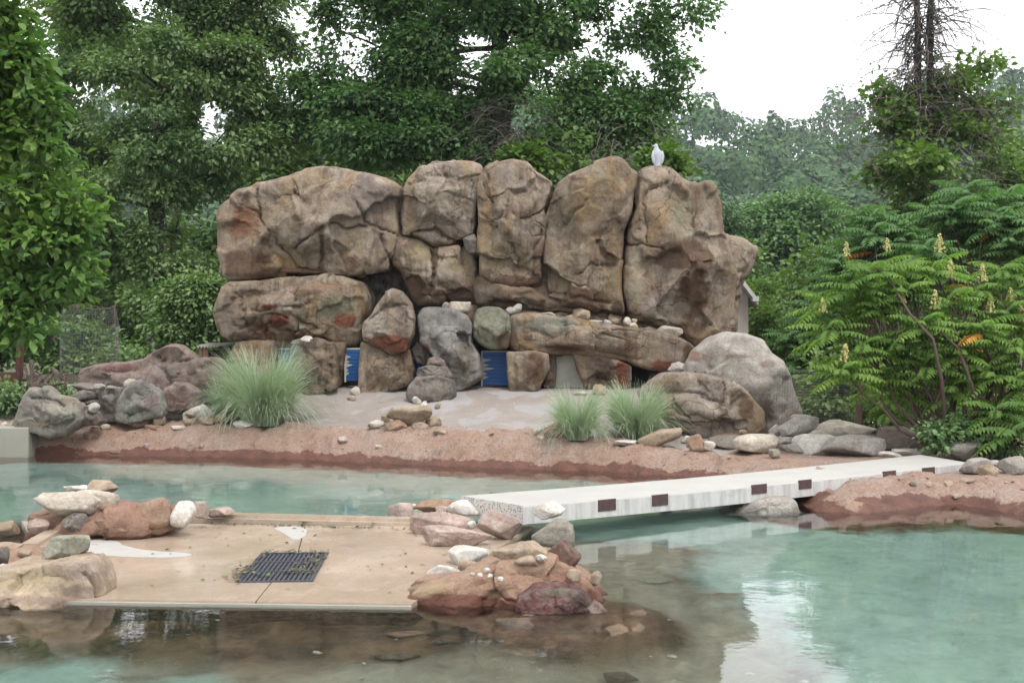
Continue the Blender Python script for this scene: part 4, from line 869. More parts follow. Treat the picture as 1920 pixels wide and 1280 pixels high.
# ------------------------------------------------------------------ mortar mounds in the water
traced('mortar_mound', [(722, 1152), (735, 1126), (778, 1099), (850, 1077), (880, 1066), (925, 1050), (981, 1042), (1030, 1036), (1062, 1048), (1091, 1067), (1118, 1092), (1137, 1124), (1145, 1152), (1150, 1185), (966, 1190), (794, 1180), (738, 1170)], 7.35, 0.42, M['mound'], level=7, seed=201, facets=9, e=0.66, rough=1.8, centre=(950, 1115),
   label='orange mortar mound topped with stones between slab and open water', cat='mortar mound', paints=[(800, 1100, 60, 22, (0.44, 0.35, 0.20), 0.9), (1060, 1085, 30, 16, (0.34, 0.17, 0.12), 0.8)])
TB('boulder', 'dark red and green boulder set in the front of the mortar mound', [(966, 1152), (966, 1135), (972, 1115), (997, 1101), (1044, 1094), (1091, 1103), (1111, 1127), (1108, 1150), (1100, 1165), (1044, 1172), (985, 1170)], 7.02, 0.2, 'red', level=6, seed=203, facets=14,
   paints=[(1040, 1110, 34, 12, (0.27, 0.29, 0.19), 0.9), (1085, 1120, 24, 18, (0.12, 0.085, 0.075), 0.8), (1000, 1135, 26, 18, (0.15, 0.04, 0.045), 0.7)])
TB('boulder', 'small dark purple boulder at the waterline right of the red one', [(1094, 1152), (1100, 1136), (1115, 1126), (1130, 1134), (1140, 1150), (1132, 1160), (1110, 1164)], 6.98, 0.1, 'purple', level=5, seed=204)
traced('mortar_mound', [(52, 1008), (60, 982), (95, 962), (150, 952), (205, 948), (262, 948), (315, 955), (335, 965), (338, 985), (300, 996), (240, 1004), (170, 1014), (95, 1016)], 9.75, 0.5, M['moundr'], level=6, seed=207, facets=10, e=0.66, rough=1.9, centre=(210, 975),
   label='reddish mortar mound under the stone pile left of the curb', cat='mortar mound', paints=[(285, 955, 40, 20, (0.46, 0.26, 0.17), 0.9)])
traced('mortar_mound', [(-60, 1075), (-40, 1030), (0, 1022), (50, 1030), (85, 1050), (80, 1072), (20, 1085)], 8.3, 0.4, M['mound'], level=5, seed=208, label='low orange mortar mound at the left edge behind the big tan boulder', cat='mortar mound')
TB('boulder', 'large rounded tan boulder at the left edge of the slab under the green block', [(-60, 1120), (-40, 1085), (-5, 1068), (20, 1058), (60, 1053), (120, 1046), (180, 1044), (195, 1060), (204, 1090), (206, 1112), (180, 1130), (150, 1150), (60, 1165), (-40, 1165)], 7.35, 0.4, 'tan', level=6, seed=209, facets=9, e=0.6, rough=0.7, centre=(80, 1105),
   paints=[(60, 1085, 60, 24, (0.46, 0.38, 0.24), 0.9), (150, 1065, 40, 20, (0.38, 0.31, 0.28), 0.8), (150, 1110, 40, 14, (0.22, 0.165, 0.14), 0.8), (188, 1080, 12, 30, (0.30, 0.22, 0.15), 0.8), (60, 1125, 80, 10, (0.36, 0.26, 0.22), 0.7)],
   cracks=[([(155, 1075), (175, 1100), (182, 1125)], 0.03, 4)])
TB('boulder', 'large pale boulder standing in the pool under the footbridge', [(1350, 995), (1357, 965), (1375, 950), (1400, 934), (1440, 930), (1482, 932), (1490, 950), (1503, 972), (1498, 1000), (1420, 1008)], 11.3, 0.42, 'grey', level=6, seed=210, facets=12, e=0.62, rough=0.8, paints=[(1420, 960, 60, 8, (0.24, 0.24, 0.20), 0.8), (1380, 975, 30, 14, (0.20, 0.19, 0.16), 0.6)])
rock('boulder', (1232, 945, 1262, 985), M['ggrey'], 'low greenish rock in the water under the middle of the footbridge', 'boulder', Y=11.2, seed=6)
traced('boulder', [(1240, 975), (1180, 985), (1150, 970), (1200, 955), (1250, 950), (1262, 965)], 11.6, 0.3, M['ggrey'], level=5, seed=212, label='pale green flat rock half under water beneath the near end of the bridge', cat='boulder')

# ------------------------------------------------------------------ loose stones
ST = []
def S(box, mat, lab, **kw): ST.append((box, mat, lab, kw))
# pile on the slab under the near end of the footbridge
S((727, 941, 777, 978), 'pink', 'angular pinkish stone alone at the far corner of the slab curb', Y=10.35, seed=1)
S((770, 944, 782, 955), 'white', 'tiny white stone touching the pinkish corner stone', Y=10.5)
S((776, 934, 874, 965), 'orange', 'long orange-tan stone at the back of the pile by the bridge end', Y=10.2, depth=.4, seed=3)
S((836, 937, 898, 967), 'white', 'whitish block with flat top beside the bridge end', Y=9.95, depth=.6, seed=4, tilt=4)
S((816, 948, 840, 962), 'pink', 'small pink stone tucked behind the large pink slab', Y=10.05)
S((769, 957, 892, 1009), 'pink', 'large pinkish slab in the middle of the pile at the bridge end', Y=9.55, depth=.55, seed=6, tilt=3, cuts=20)
S((789, 985, 923, 1028), 'pink', 'jagged pink slab lying lowest and nearest in the bridge end pile', Y=9.0, depth=.42, seed=8, tilt=2, cuts=24)
S((893, 953, 980, 1015), 'pink', 'big greyish pink stone leaning under the bridge corner', Y=9.3, depth=.5, seed=9, tilt=22)
S((876, 976, 893, 991), 'white', 'small squarish cream stone wedged between the pink slabs', Y=9.25)
S((996, 970, 1079, 1024), 'ggrey', 'squarish green-grey block supporting the bridge corner', Y=8.95, depth=.7, seed=11, cuts=12)
S((999, 941, 1061, 973), 'white', 'white knobbly stone on the green-grey block before the bridge', Y=9.05, depth=.6, seed=12, lump=.1)
# on the orange mound
S((839, 1021, 917, 1066), 'white', 'rounded white boulder at the slab side of the orange mound', Y=8.25, depth=.6, seed=13, lump=.03, cuts=10)
S((800, 1058, 862, 1094), 'white', 'white broken block left of the orange mound', Y=7.75, depth=.6, seed=14)
S((858, 1050, 896, 1077), 'tan', 'tan stone between the white boulder and the mound', Y=7.85, seed=15)
S((922, 1013, 1028, 1053), 'tan', 'wide yellowish slab on top of the orange mound', Y=7.2, depth=.5, seed=16, tilt=-6)
S((963, 1040, 1009, 1062), 'tan', 'small tan stone under the yellowish slab', Y=7.1, seed=17)
S((1003, 1038, 1026, 1053), 'white', 'small white stone at the right end of the yellowish slab', Y=7.1, seed=18)
S((1024, 1009, 1090, 1070), 'wood', 'rusty brown tilted stone like a split log on the mound', Y=7.3, depth=.45, seed=19, tilt=38, cuts=14)
S((1107, 1070, 1128, 1098), 'tan', 'small brown stone at the right edge of the mound', Y=7.2, seed=20)
S((1062, 1066, 1090, 1092), 'tan', 'pair of tan stones under the log-like stone', Y=7.1, seed=21)
for k, (x, y, w, t) in enumerate([(886, 1076, 8, 'white pebble farthest left of the five on the mound'), (900, 1077, 9, 'second white pebble from the left on the mound'), (913, 1069, 11, 'topmost white pebble on the mound'), (919, 1079, 8, 'white pebble just below the topmost one on the mound'), (938, 1085, 10, 'white pebble farthest right and lowest on the mound')]):
    S((x - w / 2 - 1, y - w / 2, x + w / 2 + 1, y + w / 2), 'white', t, Y=6.98 + (1085 - y) * .006, seed=22 + k, level=3)
# left pile
S((69, 921, 190, 974), 'pale', 'big flat tilted slab on top of the left pile', Y=9.35, depth=.5, seed=31, tilt=14, cuts=18)
S((130, 917, 224, 966), 'pale', 'pale slab with a crack behind the tilted one', Y=9.75, depth=.45, seed=32, tilt=4)
S((163, 899, 227, 928), 'tan', 'tan and rust stone topping the left pile', Y=10.1, seed=33, tilt=6)
S((117, 909, 166, 922), 'white', 'thin white stone at the back top of the left pile', Y=10.1, depth=.5, seed=34)
S((115, 960, 173, 1004), 'dgrey', 'dark grey rounded stone under the tilted slab', Y=9.3, seed=35, cuts=8, lump=.03)
S((52, 972, 96, 1003), 'pink', 'small greenish pink stone at the foot of the left pile', Y=9.35, seed=36)
S((56, 951, 122, 1000), 'orange', 'reddish rounded stone under the left end of the tilted slab', Y=9.6, seed=37)
S((175, 964, 255, 1000), 'orange', 'orange-tan stone with a red base in the left pile', Y=9.3, seed=38, depth=.5)
S((243, 932, 324, 993), 'orange', 'large orange faceted stone right of the left pile', Y=9.4, seed=39, cuts=12)
S((316, 938, 369, 989), 'white', 'round whitish stone at the right end of the left pile', Y=9.45, seed=40, cuts=9, lump=.03)
S((362, 940, 392, 971), 'pink', 'reddish stone right behind the round whitish one', Y=9.9, seed=41)
S((385, 949, 440, 971), 'pink', 'low pinkish block on the left end of the far curb', Y=10.25, seed=42, depth=.5)
S((-6, 974, 34, 1006), 'tan', 'pinkish pale stone at the left picture edge in the pool', Y=9.6, seed=43)
S((78, 1000, 173, 1056), 'slabgreen', 'mint green squared block on the large tan boulder', Y=7.35, seed=44, depth=.6, tilt=-12, cuts=14)
S((-12, 1024, 17, 1064), 'dgrey', 'bluish grey stone cut by the left picture edge', Y=7.8, seed=45)
S((0, 1056, 20, 1076), 'white', 'small white stone above the large tan boulder at the left', Y=7.6, seed=46)
S((-10, 1015, 42, 1035), 'tan', 'tan flat stone on the low orange mound at the left', Y=8.3, seed=47)
S((34, 1030, 58, 1042), 'tan', 'little tan stone below the slanting curb', Y=8.1, seed=48)
# on the bank, left
S((290, 763, 376, 788), 'white', 'flat white slab on the sand left of the tall grass', seed=51, depth=.5)
S((340, 757, 404, 797), 'white', 'pointed white stone left of the tall grass', seed=52, tilt=-18, cuts=10)
S((344, 769, 368, 783), 'tan', 'tan stone behind the pointed white stone', Y=17.2, seed=53)
S((366, 778, 404, 797), 'tan', 'tan stone at the foot of the pointed white stone', seed=54)
S((344, 782, 368, 800), 'tan', 'small tan stone left of the pointed white stone', seed=55)
S((401, 774, 430, 796), 'orange', 'upright orange-brown stone at the foot of the tall grass', seed=56)
S((436, 787, 476, 803), 'white', 'low white stone in front of the tall grass', seed=57)
S((218, 778, 288, 801), 'tan', 'long tan stone on the bank below the teal boulder', seed=58, depth=.4)
S((286, 776, 311, 799), 'tan', 'pitted tan stone right of the long one', seed=59)
S((270, 795, 308, 808), 'orange', 'flat orange stone half buried below the pitted one', seed=60)
S((314, 796, 352, 806), 'pale', 'thin pale stone left of the tan ones', seed=61)
S((170, 798, 186, 807), 'tan', 'tan pebble highest of three on the left bank', seed=62)
S((168, 803, 184, 813), 'orange', 'orange pebble in the middle of three on the left bank', seed=63)
S((156, 811, 175, 825), 'tan', 'rounded yellow-tan cobble lowest of three on the left bank', seed=64, cuts=6)
S((186, 794, 208, 806), 'pale', 'pale pebbles cluster stone beside the dark block', seed=65)
S((131, 820, 146, 832), 'orange', 'small orange stone embedded in the left bank', seed=66)
S((207, 840, 231, 852), 'orange', 'flat orange stone at the waterline of the left bank', seed=67, depth=.5)
S((269, 829, 287, 840), 'pink', 'pinkish stone embedded in the left bank', seed=68)
S((372, 832, 382, 843), 'pink', 'small pink stone embedded in the bank below the white ones', seed=69)
S((3, 790, 15, 804), 'white', 'white pebble at the left edge above the concrete block', seed=70, Y=17)
S((12, 793, 27, 802), 'tan', 'tan pebble at the left edge above the concrete block', seed=71, Y=17)
# cairn in the middle of the bank
S((725, 758, 811, 796), 'tan', 'broad tan capstone of the little cairn on the bank', Y=16.25, seed=73, depth=.6, cuts=12)
S((720, 785, 764, 815), 'orange', 'brown squared stone left under the cairn capstone', Y=16.2, seed=74)
S((771, 790, 804, 817), 'tan', 'grey-tan stone right under the cairn capstone', Y=16.25, seed=75)
S((797, 780, 828, 808), 'tan', 'yellow-tan stone right of the cairn', Y=16.5, seed=76)
S((688, 787, 721, 804), 'pale', 'pale stone left of the cairn', seed=77)
S((714, 774, 732, 792), 'tan', 'tan stone behind the cairn on the left', Y=16.7, seed=78)
S((812, 803, 838, 815), 'tan', 'flat tan stone right below the cairn', seed=79)
S((740, 776, 800, 805), 'orange', 'reddish core stone inside the cairn', Y=16.6, seed=80)
S((633, 818, 655, 833), 'pink', 'pinkish stone embedded in the bank left of the cairn', seed=81)
S((703, 833, 718, 843), 'pale', 'small pale stone low on the bank below the cairn', seed=82)
# on the sand
S((773, 743, 792, 759), 'white', 'larger white pebble at the foot of the stepped rock', seed=84)
S((790, 741, 803, 753), 'white', 'upper white pebble at the foot of the stepped rock', seed=85)
S((788, 754, 802, 765), 'white', 'lower white pebble at the foot of the stepped rock', seed=86)
S((792, 751, 801, 758), 'white', 'smallest white pebble at the foot of the stepped rock', seed=87, level=3)
S((815, 753, 827, 767), 'tan', 'tan pebble right of the white pebbles', seed=88)
S((656, 724, 676, 742), 'pale', 'pale upright stone beside the square pillar', seed=89)
S((650, 740, 668, 752), 'pink', 'pinkish flat stone beside the square pillar', seed=90)
S((1110, 720, 1139, 742), 'tan', 'tan cube-like stone on the sand before the dark pillar', seed=91, cuts=9)
S((1074, 733, 1106, 742), 'pale', 'scatter of pale chips beside the tan cube-like stone', seed=92, lump=.2)
S((563, 629, 587, 643), 'white', 'white shell-like stone on the blocky brown pillar', Y=18.4, seed=93)
# on the ledge
S((842, 565, 884, 589), 'pale', 'pale stone on the tall blue grey boulder', Y=18.8, seed=95)
S((828, 566, 846, 582), 'grey', 'grey stone left of the pale one on the blue grey boulder', Y=18.9, seed=96)
S((948, 575, 968, 592), 'pgrey', 'grey stone at the left end of the ledge', Y=18.75, seed=97)
S((962, 569, 979, 587), 'pgrey', 'grey upright stone second on the ledge', Y=18.9, seed=98)
S((1012, 585, 1042, 595), 'pale', 'flat pale stone on the ledge', Y=18.9, seed=99)
S((1073, 577, 1107, 601), 'tan', 'largest tan stone on the ledge', Y=18.9, seed=100)
S((1057, 590, 1077, 600), 'tan', 'small tan stone left of the largest one on the ledge', Y=18.8, seed=101)
S((1104, 582, 1150, 608), 'orange', 'brown boulder on the ledge right of the largest tan stone', Y=19.2, seed=102)
S((1140, 588, 1166, 610), 'tan', 'tan rounded stone right of the brown one on the ledge', Y=19.1, seed=103)
S((1132, 599, 1147, 609), 'white', 'small white stone in front of the brown one on the ledge', Y=18.8, seed=104)
S((1168, 594, 1184, 611), 'pale', 'upright pale stone of the trio on the ledge', Y=18.85, seed=105, tilt=12)
S((1183, 597, 1196, 607), 'tan', 'upper small stone of the trio on the ledge', Y=18.9, seed=106)
S((1180, 604, 1196, 616), 'pale', 'lower small stone of the trio on the ledge', Y=18.8, seed=107)
S((1229, 610, 1281, 634), 'pale', 'long pale slab tilted on the right end of the ledge', Y=18.75, seed=108, tilt=12, depth=.4)
S((1085, 600, 1130, 606), 'white', 'thin white chips along the ledge edge', Y=18.7, seed=109, depth=.3)
# right bank
S((1017, 790, 1070, 825), 'orange', 'rounded orange-tan stone left of the middle grass clump', seed=111, cuts=10)
S((1001, 799, 1017, 814), 'white', 'white stone left of the rounded orange-tan one', seed=112)
S((1008, 816, 1022, 826), 'pale', 'small pale stone below the rounded orange-tan one', seed=113)
S((1194, 801, 1279, 838), 'tan', 'tan wedge-shaped stone at the foot of the right grass clump', seed=114, tilt=-12, cuts=10)
S((1150, 824, 1197, 836), 'white', 'flat white stones at the foot of the right grass clump', seed=115)
S((1277, 816, 1298, 832), 'white', 'small white stone right of the wedge-shaped one', seed=116)
S((1286, 813, 1325, 847), 'orange', 'pointed orange stone on the right bank', seed=117)
S((1318, 826, 1342, 846), 'pale', 'pale chips right of the pointed orange stone', seed=118)
S((1328, 816, 1402, 843), 'dgrey', 'low dark grey stone under the brown-grey boulder', seed=119)
S((1370, 813, 1463, 851), 'pale', 'broad cream rounded stone on the right bank', seed=120, cuts=9, lump=.04)
S((1384, 805, 1402, 815), 'tan', 'small orange pebble on the dark grey stone', Y=15.6, seed=121)
S((1440, 840, 1463, 860), 'ggrey', 'small grey-green stone below the cream one', seed=122)
S((1441, 795, 1465, 818), 'pgrey', 'pale squarish stone at the foot of the big grey boulder', seed=123, Y=15.8)
S((1433, 811, 1460, 829), 'pgrey', 'rounded grey stone under the squarish one', seed=124, Y=15.5)
S((1480, 776, 1502, 797), 'tan', 'small tan stone behind the tilted grey slab', seed=125, Y=16.2)
S((1461, 777, 1536, 822), 'pgrey', 'tilted grey slab leaning in the right stone row', seed=126, tilt=-28, Y=15.5, depth=.5)
S((1455, 818, 1492, 833), 'pgrey', 'flat grey stone under the tilted slab', seed=127, Y=15.3)
S((1463, 831, 1506, 853), 'grey', 'dull grey stone lowest in the right stone row', seed=128, Y=15.0)
S((1518, 786, 1637, 828), 'pale', 'long pale grey boulder at the back of the right stone row', seed=129, Y=15.9, depth=.5)
S((1486, 813, 1572, 859), 'white', 'large white angular stone in the right stone row', seed=130, Y=15.0, cuts=11)
S((1541, 815, 1660, 861), 'pgrey', 'large speckled grey stone in the right stone row', seed=131, Y=14.7, depth=.6)
S((1628, 800, 1795, 856), 'purple', 'wide brown low boulder behind the far bridge end', seed=132, Y=15.2, depth=.5)
S((1645, 845, 1690, 857), 'white', 'cream flat stone touching the far edge of the bridge', seed=133, Y=14.3)
S((1672, 841, 1739, 856), 'white', 'long cream slab behind the far end of the bridge', seed=134, Y=14.5)
S((1768, 826, 1842, 862), 'pgrey', 'grey rounded boulder behind the bridge end', seed=135, Y=14.0)
S((1828, 828, 1882, 864), 'purple', 'brown boulder under the sumac near the bridge end', seed=136, Y=14.2)
S((1800, 857, 1861, 890), 'grey', 'grey stone at the right end of the bridge', seed=137, Y=12.6)
S((1834, 870, 1871, 897), 'tan', 'tan stone right of the bridge end', seed=138, Y=12.3)
S((1870, 854, 1926, 890), 'grey', 'grey stone at the right picture edge', seed=139, Y=12.7)
S((1850, 862, 1880, 874), 'pgrey', 'flat grey stone between the two grey ones by the bridge end', seed=140, Y=13.2)
S((1770, 901, 1789, 913), 'tan', 'tan cobble on the right bank below the bridge end', seed=141)
S((1801, 896, 1829, 907), 'tan', 'elongated tan cobble on the right bank', seed=142)
S((1784, 925, 1808, 937), 'tan', 'tan cobble near the water on the right bank', seed=143)
S((1706, 903, 1720, 918), 'dgrey', 'dark oval stone in the bank under the bridge', seed=144)
S((1734, 902, 1750, 914), 'tan', 'tan oval stone in the bank under the bridge', seed=145)
# under water
S((700, 1209, 792, 1246), 'ggrey', 'largest submerged rock before the landing slab', Y=5.9, seed=150, dz=0)
for i, (bx, mt, lb, kw) in enumerate(ST):
    if i == len(ST) - 1: continue
    kw = dict(kw); kw.setdefault('seed', 300 + i)
    big = (bx[2] - bx[0]); kw.setdefault('level', 6 if big > 140 else 5 if big > 50 else 4 if big > 14 else 3)
    rock('stone', bx, M[mt], lb, 'pebble' if big < 17 else 'stone', **kw)
# rocks on the pool floor (seen refracted)
def sunk(X, Y, w, h, mat, lab, seed):
    Dv, Fa = ico(5); rs = np.random.RandomState(seed); Q = Dv.copy(); Dp, o = planes(rs, 18, 0.5, 0.85); Q = clip_planes(Q, Dp, o)
    Q = Q + 0.06 * fbm(Q * 2 + seed, 4)[:, None] * Q; z = hz_(X, Y)
    tag(mesh_obj('stone', Q * np.array([w / 2, w / 3, h / 2]) + np.array([X, Y, z + h * 0.3]), Fa, M[mat], None, (X, Y, z)), lab, 'stone')
sunk(-0.62, 6.38, 0.30, 0.14, 'under', 'largest greenish rock lying under water before the landing', 1)
sunk(-0.64, 6.75, 0.26, 0.12, 'orange', 'orange-brown rock under water behind the largest one', 2)
sunk(-0.42, 6.62, 0.14, 0.15, 'ggrey', 'small grey-green rock under water right of the largest one', 3)
sunk(0.55, 5.95, 0.26, 0.18, 'under', 'dark mossy rock under water at the bottom edge', 4)
sunk(1.05, 8.3, 0.34, 0.08, 'slabgreen', 'pale flat stone under water near the bridge', 5)

# gravel, chips and leaf litter
def scatter(name, n, sampler, mat, smin, smax, seed, lab=None, flatten=0.6, level=1):
    rs = np.random.RandomState(seed); Dv, Fa = ico(level); Vs, Fs = [], []
    for k in range(n):
        p = sampler(rs)
        if p is None: continue
        s_ = rs.uniform(smin, smax) * (0.6 + 0.8 * rs.rand() ** 3)
        V = rot(Dv * (1 + 0.25 * rs.normal(size=(len(Dv), 1))) * np.array([s_, s_ * rs.uniform(.6, 1), s_ * flatten]), 0, rs.normal() * .3, rs.uniform(0, 6)) + p
        Fs.append(Fa + len(Vs) * len(Dv)); Vs.append(V)
    o = mesh_obj(name, np.concatenate(Vs), np.concatenate(Fs), mat, smooth_sh=False); tag(o, lab, None, kind='stuff'); return o
def on_ground(xr, yr, dmin=None, dmax=None):
    def f(rs):
        for _ in range(20):
            x, y = rs.uniform(*xr), rs.uniform(*yr); z, d, s_ = ground_h([x], [y])
            if (dmin is None or d[0] > dmin) and (dmax is None or d[0] < dmax): return np.array([x, y, z[0]])
        return None
    return f
scatter('bank_gravel', 300, on_ground((-7.5, 6.2), (10, 17.6), 0.02, 0.8), M['tan'], 0.008, 0.026, 1, 'small tan gravel bits bedded in the red bank')
scatter('white_chips', 190, on_ground((-7.5, 5), (13.8, 18.4), 0.5, 3.2), M['white'], 0.006, 0.022, 2, 'small white stone chips strewn over the sand')
scatter('dark_grit', 160, on_ground((-7.5, 6.2), (10.5, 17.6), 0.02, 0.7), M['dgrey'], 0.008, 0.02, 3, 'dark grit bits bedded in the red bank')
def pebs_under(rs): 
    x, y = rs.uniform(-1.3, 1.6), rs.uniform(4.6, 7.0); return np.array([x, y, hz_(x, y) + .01])
scatter('submerged_pebbles', 34, pebs_under, M['white'], 0.012, 0.03, 4, 'pale pebbles on the pool floor before the landing', level=2)
def litter(name, n, f, mat, smin, smax, seed, lab):
    rs = np.random.RandomState(seed); Vs, Fs = [], []
    for k in range(n):
        p = f(rs); s_ = rs.uniform(smin, smax); a = rs.uniform(0, 6.28); w = rs.uniform(.25, .6)
        q = np.array([[-1, 0, 0], [0, -w, .12 * rs.rand()], [1, 0, .1 * rs.rand()], [0, w, .15 * rs.rand()]]) * s_
        Vs.append(rot(q, rs.normal() * .2, rs.normal() * .2, a) + p); Fs.append([[4 * k, 4 * k + 1, 4 * k + 2, 4 * k + 3]])
    tag(mesh_obj(name, np.concatenate(Vs), np.concatenate(Fs), mat, smooth_sh=False), lab, None, kind='stuff')
def around_grate(rs):
    for _ in range(60):
        e = rs.randint(5)
        if e == 0: u, v = -gw + rs.normal() * .035, rs.uniform(-gl_, gl_)
        elif e == 1: u, v = rs.uniform(-gw, gw), gl_ + rs.normal() * .03
        elif e == 2: u, v = rs.uniform(0.02, gw), -gl_ * .55 + abs(rs.normal()) * .16
        elif e == 3: u, v = gw * .75 + rs.normal() * .05, rs.uniform(0, gl_)
        else: u, v = -gw - abs(rs.normal()) * .05, rs.uniform(-gl_, 0)
        x, y = gpt(u, v); return np.array([x, y, SZ + 0.01 + 0.012 * rs.rand()])
M['litter'] = flat_mat('brown_leaf_litter', (0.13, 0.115, 0.06), 0.9, var=0.6, sc=9, c2=(0.05, 0.055, 0.03))
M['gleaf'] = flat_mat('green_fallen_leaves', (0.13, 0.26, 0.05), 0.6)
litter('leaf_litter', 520, around_grate, M['litter'], 0.008, 0.022, 11, 'brown leaf litter caught round the drain grate')
def on_slab(rs):
    t, u = rs.rand(), rs.rand() ** 2; p = bl * (1 - t) + br_ * t; q = fl * (1 - t) + fr_ * t; p = q + (p - q) * (1 - u * .9)
    return np.array([p[0], p[1] - .05, SZ + 0.006])
litter('slab_leaf_bits', 130, on_slab, M['litter'], 0.006, 0.03, 12, 'dark leaf bits stuck on the wet slab')
def by_curb(rs):
    a, b = slab_pt(385, 982), slab_pt(770, 992); t = rs.rand(); p = a + (b - a) * t; return np.array([p[0], p[1] + rs.normal() * .03, SZ + .008])
litter('curb_leaf_bits', 150, by_curb, M['litter'], 0.008, 0.03, 13, 'leaf litter line along the foot of the far curb')
def greenies(rs):
    p = [slab_pt(570, 983), slab_pt(702, 984), slab_pt(502, 1082), slab_pt(474, 1078), slab_pt(658, 1007), slab_pt(418, 1081)][rs.randint(6)]
    return np.array([p[0] + rs.normal() * .02, p[1] + rs.normal() * .02, SZ + .02])
litter('green_fallen_leaves', 22, greenies, M['gleaf'], 0.015, 0.035, 14, 'few fresh green leaves fallen on the wet slab')

# ------------------------------------------------------------------ bird statue on the wall
sb = W3(1233, 322, 19.3); s = 19.3 / F       # metres per pixel
rings = [(0, 8.6, 7, 0), (3, 9.2, 7.6, 0), (8, 8.0, 6.6, .2), (14, 6.8, 6.0, .4), (18, 7.4, 6.2, .2), (24, 8.8, 7.2, -.2), (31, 9.6, 7.8, -.6), (37, 8.6, 7.2, -1.2), (41, 6.0, 5.6, -2), (44, 4.3, 4.4, -2.6), (47, 4.2, 4.6, -3), (50, 3.3, 3.8, -3.2), (52, 1.2, 1.4, -3)]
V = []; k = 20
for (h, rx, ry, ox) in rings:
    for jx in range(k):
        t = 2 * math.pi * jx / k; V.append((sb[0] + (ox + rx * math.cos(t)) * s, sb[1] + ry * math.sin(t) * s * (1 + .1 * math.cos(t)), sb[2] + h * s))
Fb = [(i * k + jx, i * k + (jx + 1) % k, (i + 1) * k + (jx + 1) % k, (i + 1) * k + jx) for i in range(len(rings) - 1) for jx in range(k)] + [tuple(range(k))[::-1], tuple(range((len(rings) - 1) * k, len(rings) * k))]
bird = empty('bird_statue', sb, 'whitish stone bird statue perched on the right end of the rock wall', 'statue')
mesh_obj('body', V, Fb, M['bird'], bird, sb)
mb = MB(); mb.tube([(sb[0] - 6.2 * s, sb[1] - 1.5 * s, sb[2] + 48.4 * s), (sb[0] - 9 * s, sb[1] - 2.5 * s, sb[2] + 47.6 * s), (sb[0] - 10.2 * s, sb[1] - 3 * s, sb[2] + 46.4 * s)], [1.6 * s, 1.1 * s, .3 * s], 6); mb.build('beak', M['bird'], bird)
for sgn in (-1, 1):
    mb = MB(); pts = [(sb[0] + sgn * 7.4 * s, sb[1] - 2.5 * s, sb[2] + 38 * s), (sb[0] + sgn * 8.8 * s, sb[1] - 2.6 * s, sb[2] + 29 * s), (sb[0] + sgn * 7.6 * s, sb[1] - 2.4 * s, sb[2] + 19 * s), (sb[0] + sgn * 4.6 * s, sb[1] - 4.4 * s, sb[2] + 9 * s)]
    mb.tube(pts, [2.2 * s, 3.6 * s, 3.2 * s, .8 * s], 8); mb.build('wing', M['bird'], bird, smooth_sh=True)
mb = MB(); mb.box((sb[0], sb[1], sb[2] + .5 * s), (10 * s, 8 * s, 1.6 * s)); mb.build('plinth', M['black'], bird)

# ------------------------------------------------------------------ house behind the wall, little shed, post, cage, roots
hY = 27.0; a = W3(1330, 690, hY); b = W3(1403, 560, hY); ht = W3(1330, 476, hY)[2]
house = empty('house', (a[0], hY + 1.5, 0.28), 'greyish gable wall of a house with a white eave behind the rock wall', 'house')
mb = MB(); x0 = W3(1240, 0, hY)[0]
mb.add([(x0, hY, .28), (b[0], hY, .28), (b[0], hY, W3(0, 556, hY)[2]), (W3(1368, 0, hY)[0], hY, W3(0, 500, hY)[2]), (x0, hY, W3(0, 560, hY)[2]), (x0, hY + 5, .28), (b[0], hY + 5, .28), (b[0], hY + 5, W3(0, 556, hY)[2]), (W3(1368, 0, hY)[0], hY + 5, W3(0, 500, hY)[2]), (x0, hY + 5, W3(0, 560, hY)[2])],
       [(0, 1, 2, 3, 4), (9, 8, 7, 6, 5), (0, 5, 6, 1), (1, 6, 7, 2), (5, 0, 4, 9)])
mb.build('wall', M['wallgrey'], house)
for (p0, p1, nm) in (((1366, 494), (1417, 562), 'eave'), ((1370, 494), (1236, 566), 'eave')):
    a = W3(*p0, hY); b = W3(*p1, hY); mb = MB(); u = b - a
    for yy in (0,):
        mb.add([a + [0, -.3, 0], b + [0, -.3, 0], b + [0, -.3, -.14], a + [0, -.3, -.14], a + [0, 5.2, 0], b + [0, 5.2, 0], b + [0, 5.2, -.14], a + [0, 5.2, -.14]], [(0, 1, 2, 3)[::-1], (7, 6, 5, 4)[::-1], (0, 4, 5, 1)[::-1], (3, 2, 6, 7)[::-1], (0, 3, 7, 4)[::-1], (1, 5, 6, 2)[::-1]])
    mb.build(nm, M['trim'], house)
c = W3(1412, 561, hY); mb = MB(); mb.box((c[0], hY - .2, c[2]), (.07, .12, .06)); mb.build('eave_return', M['trim'], house)

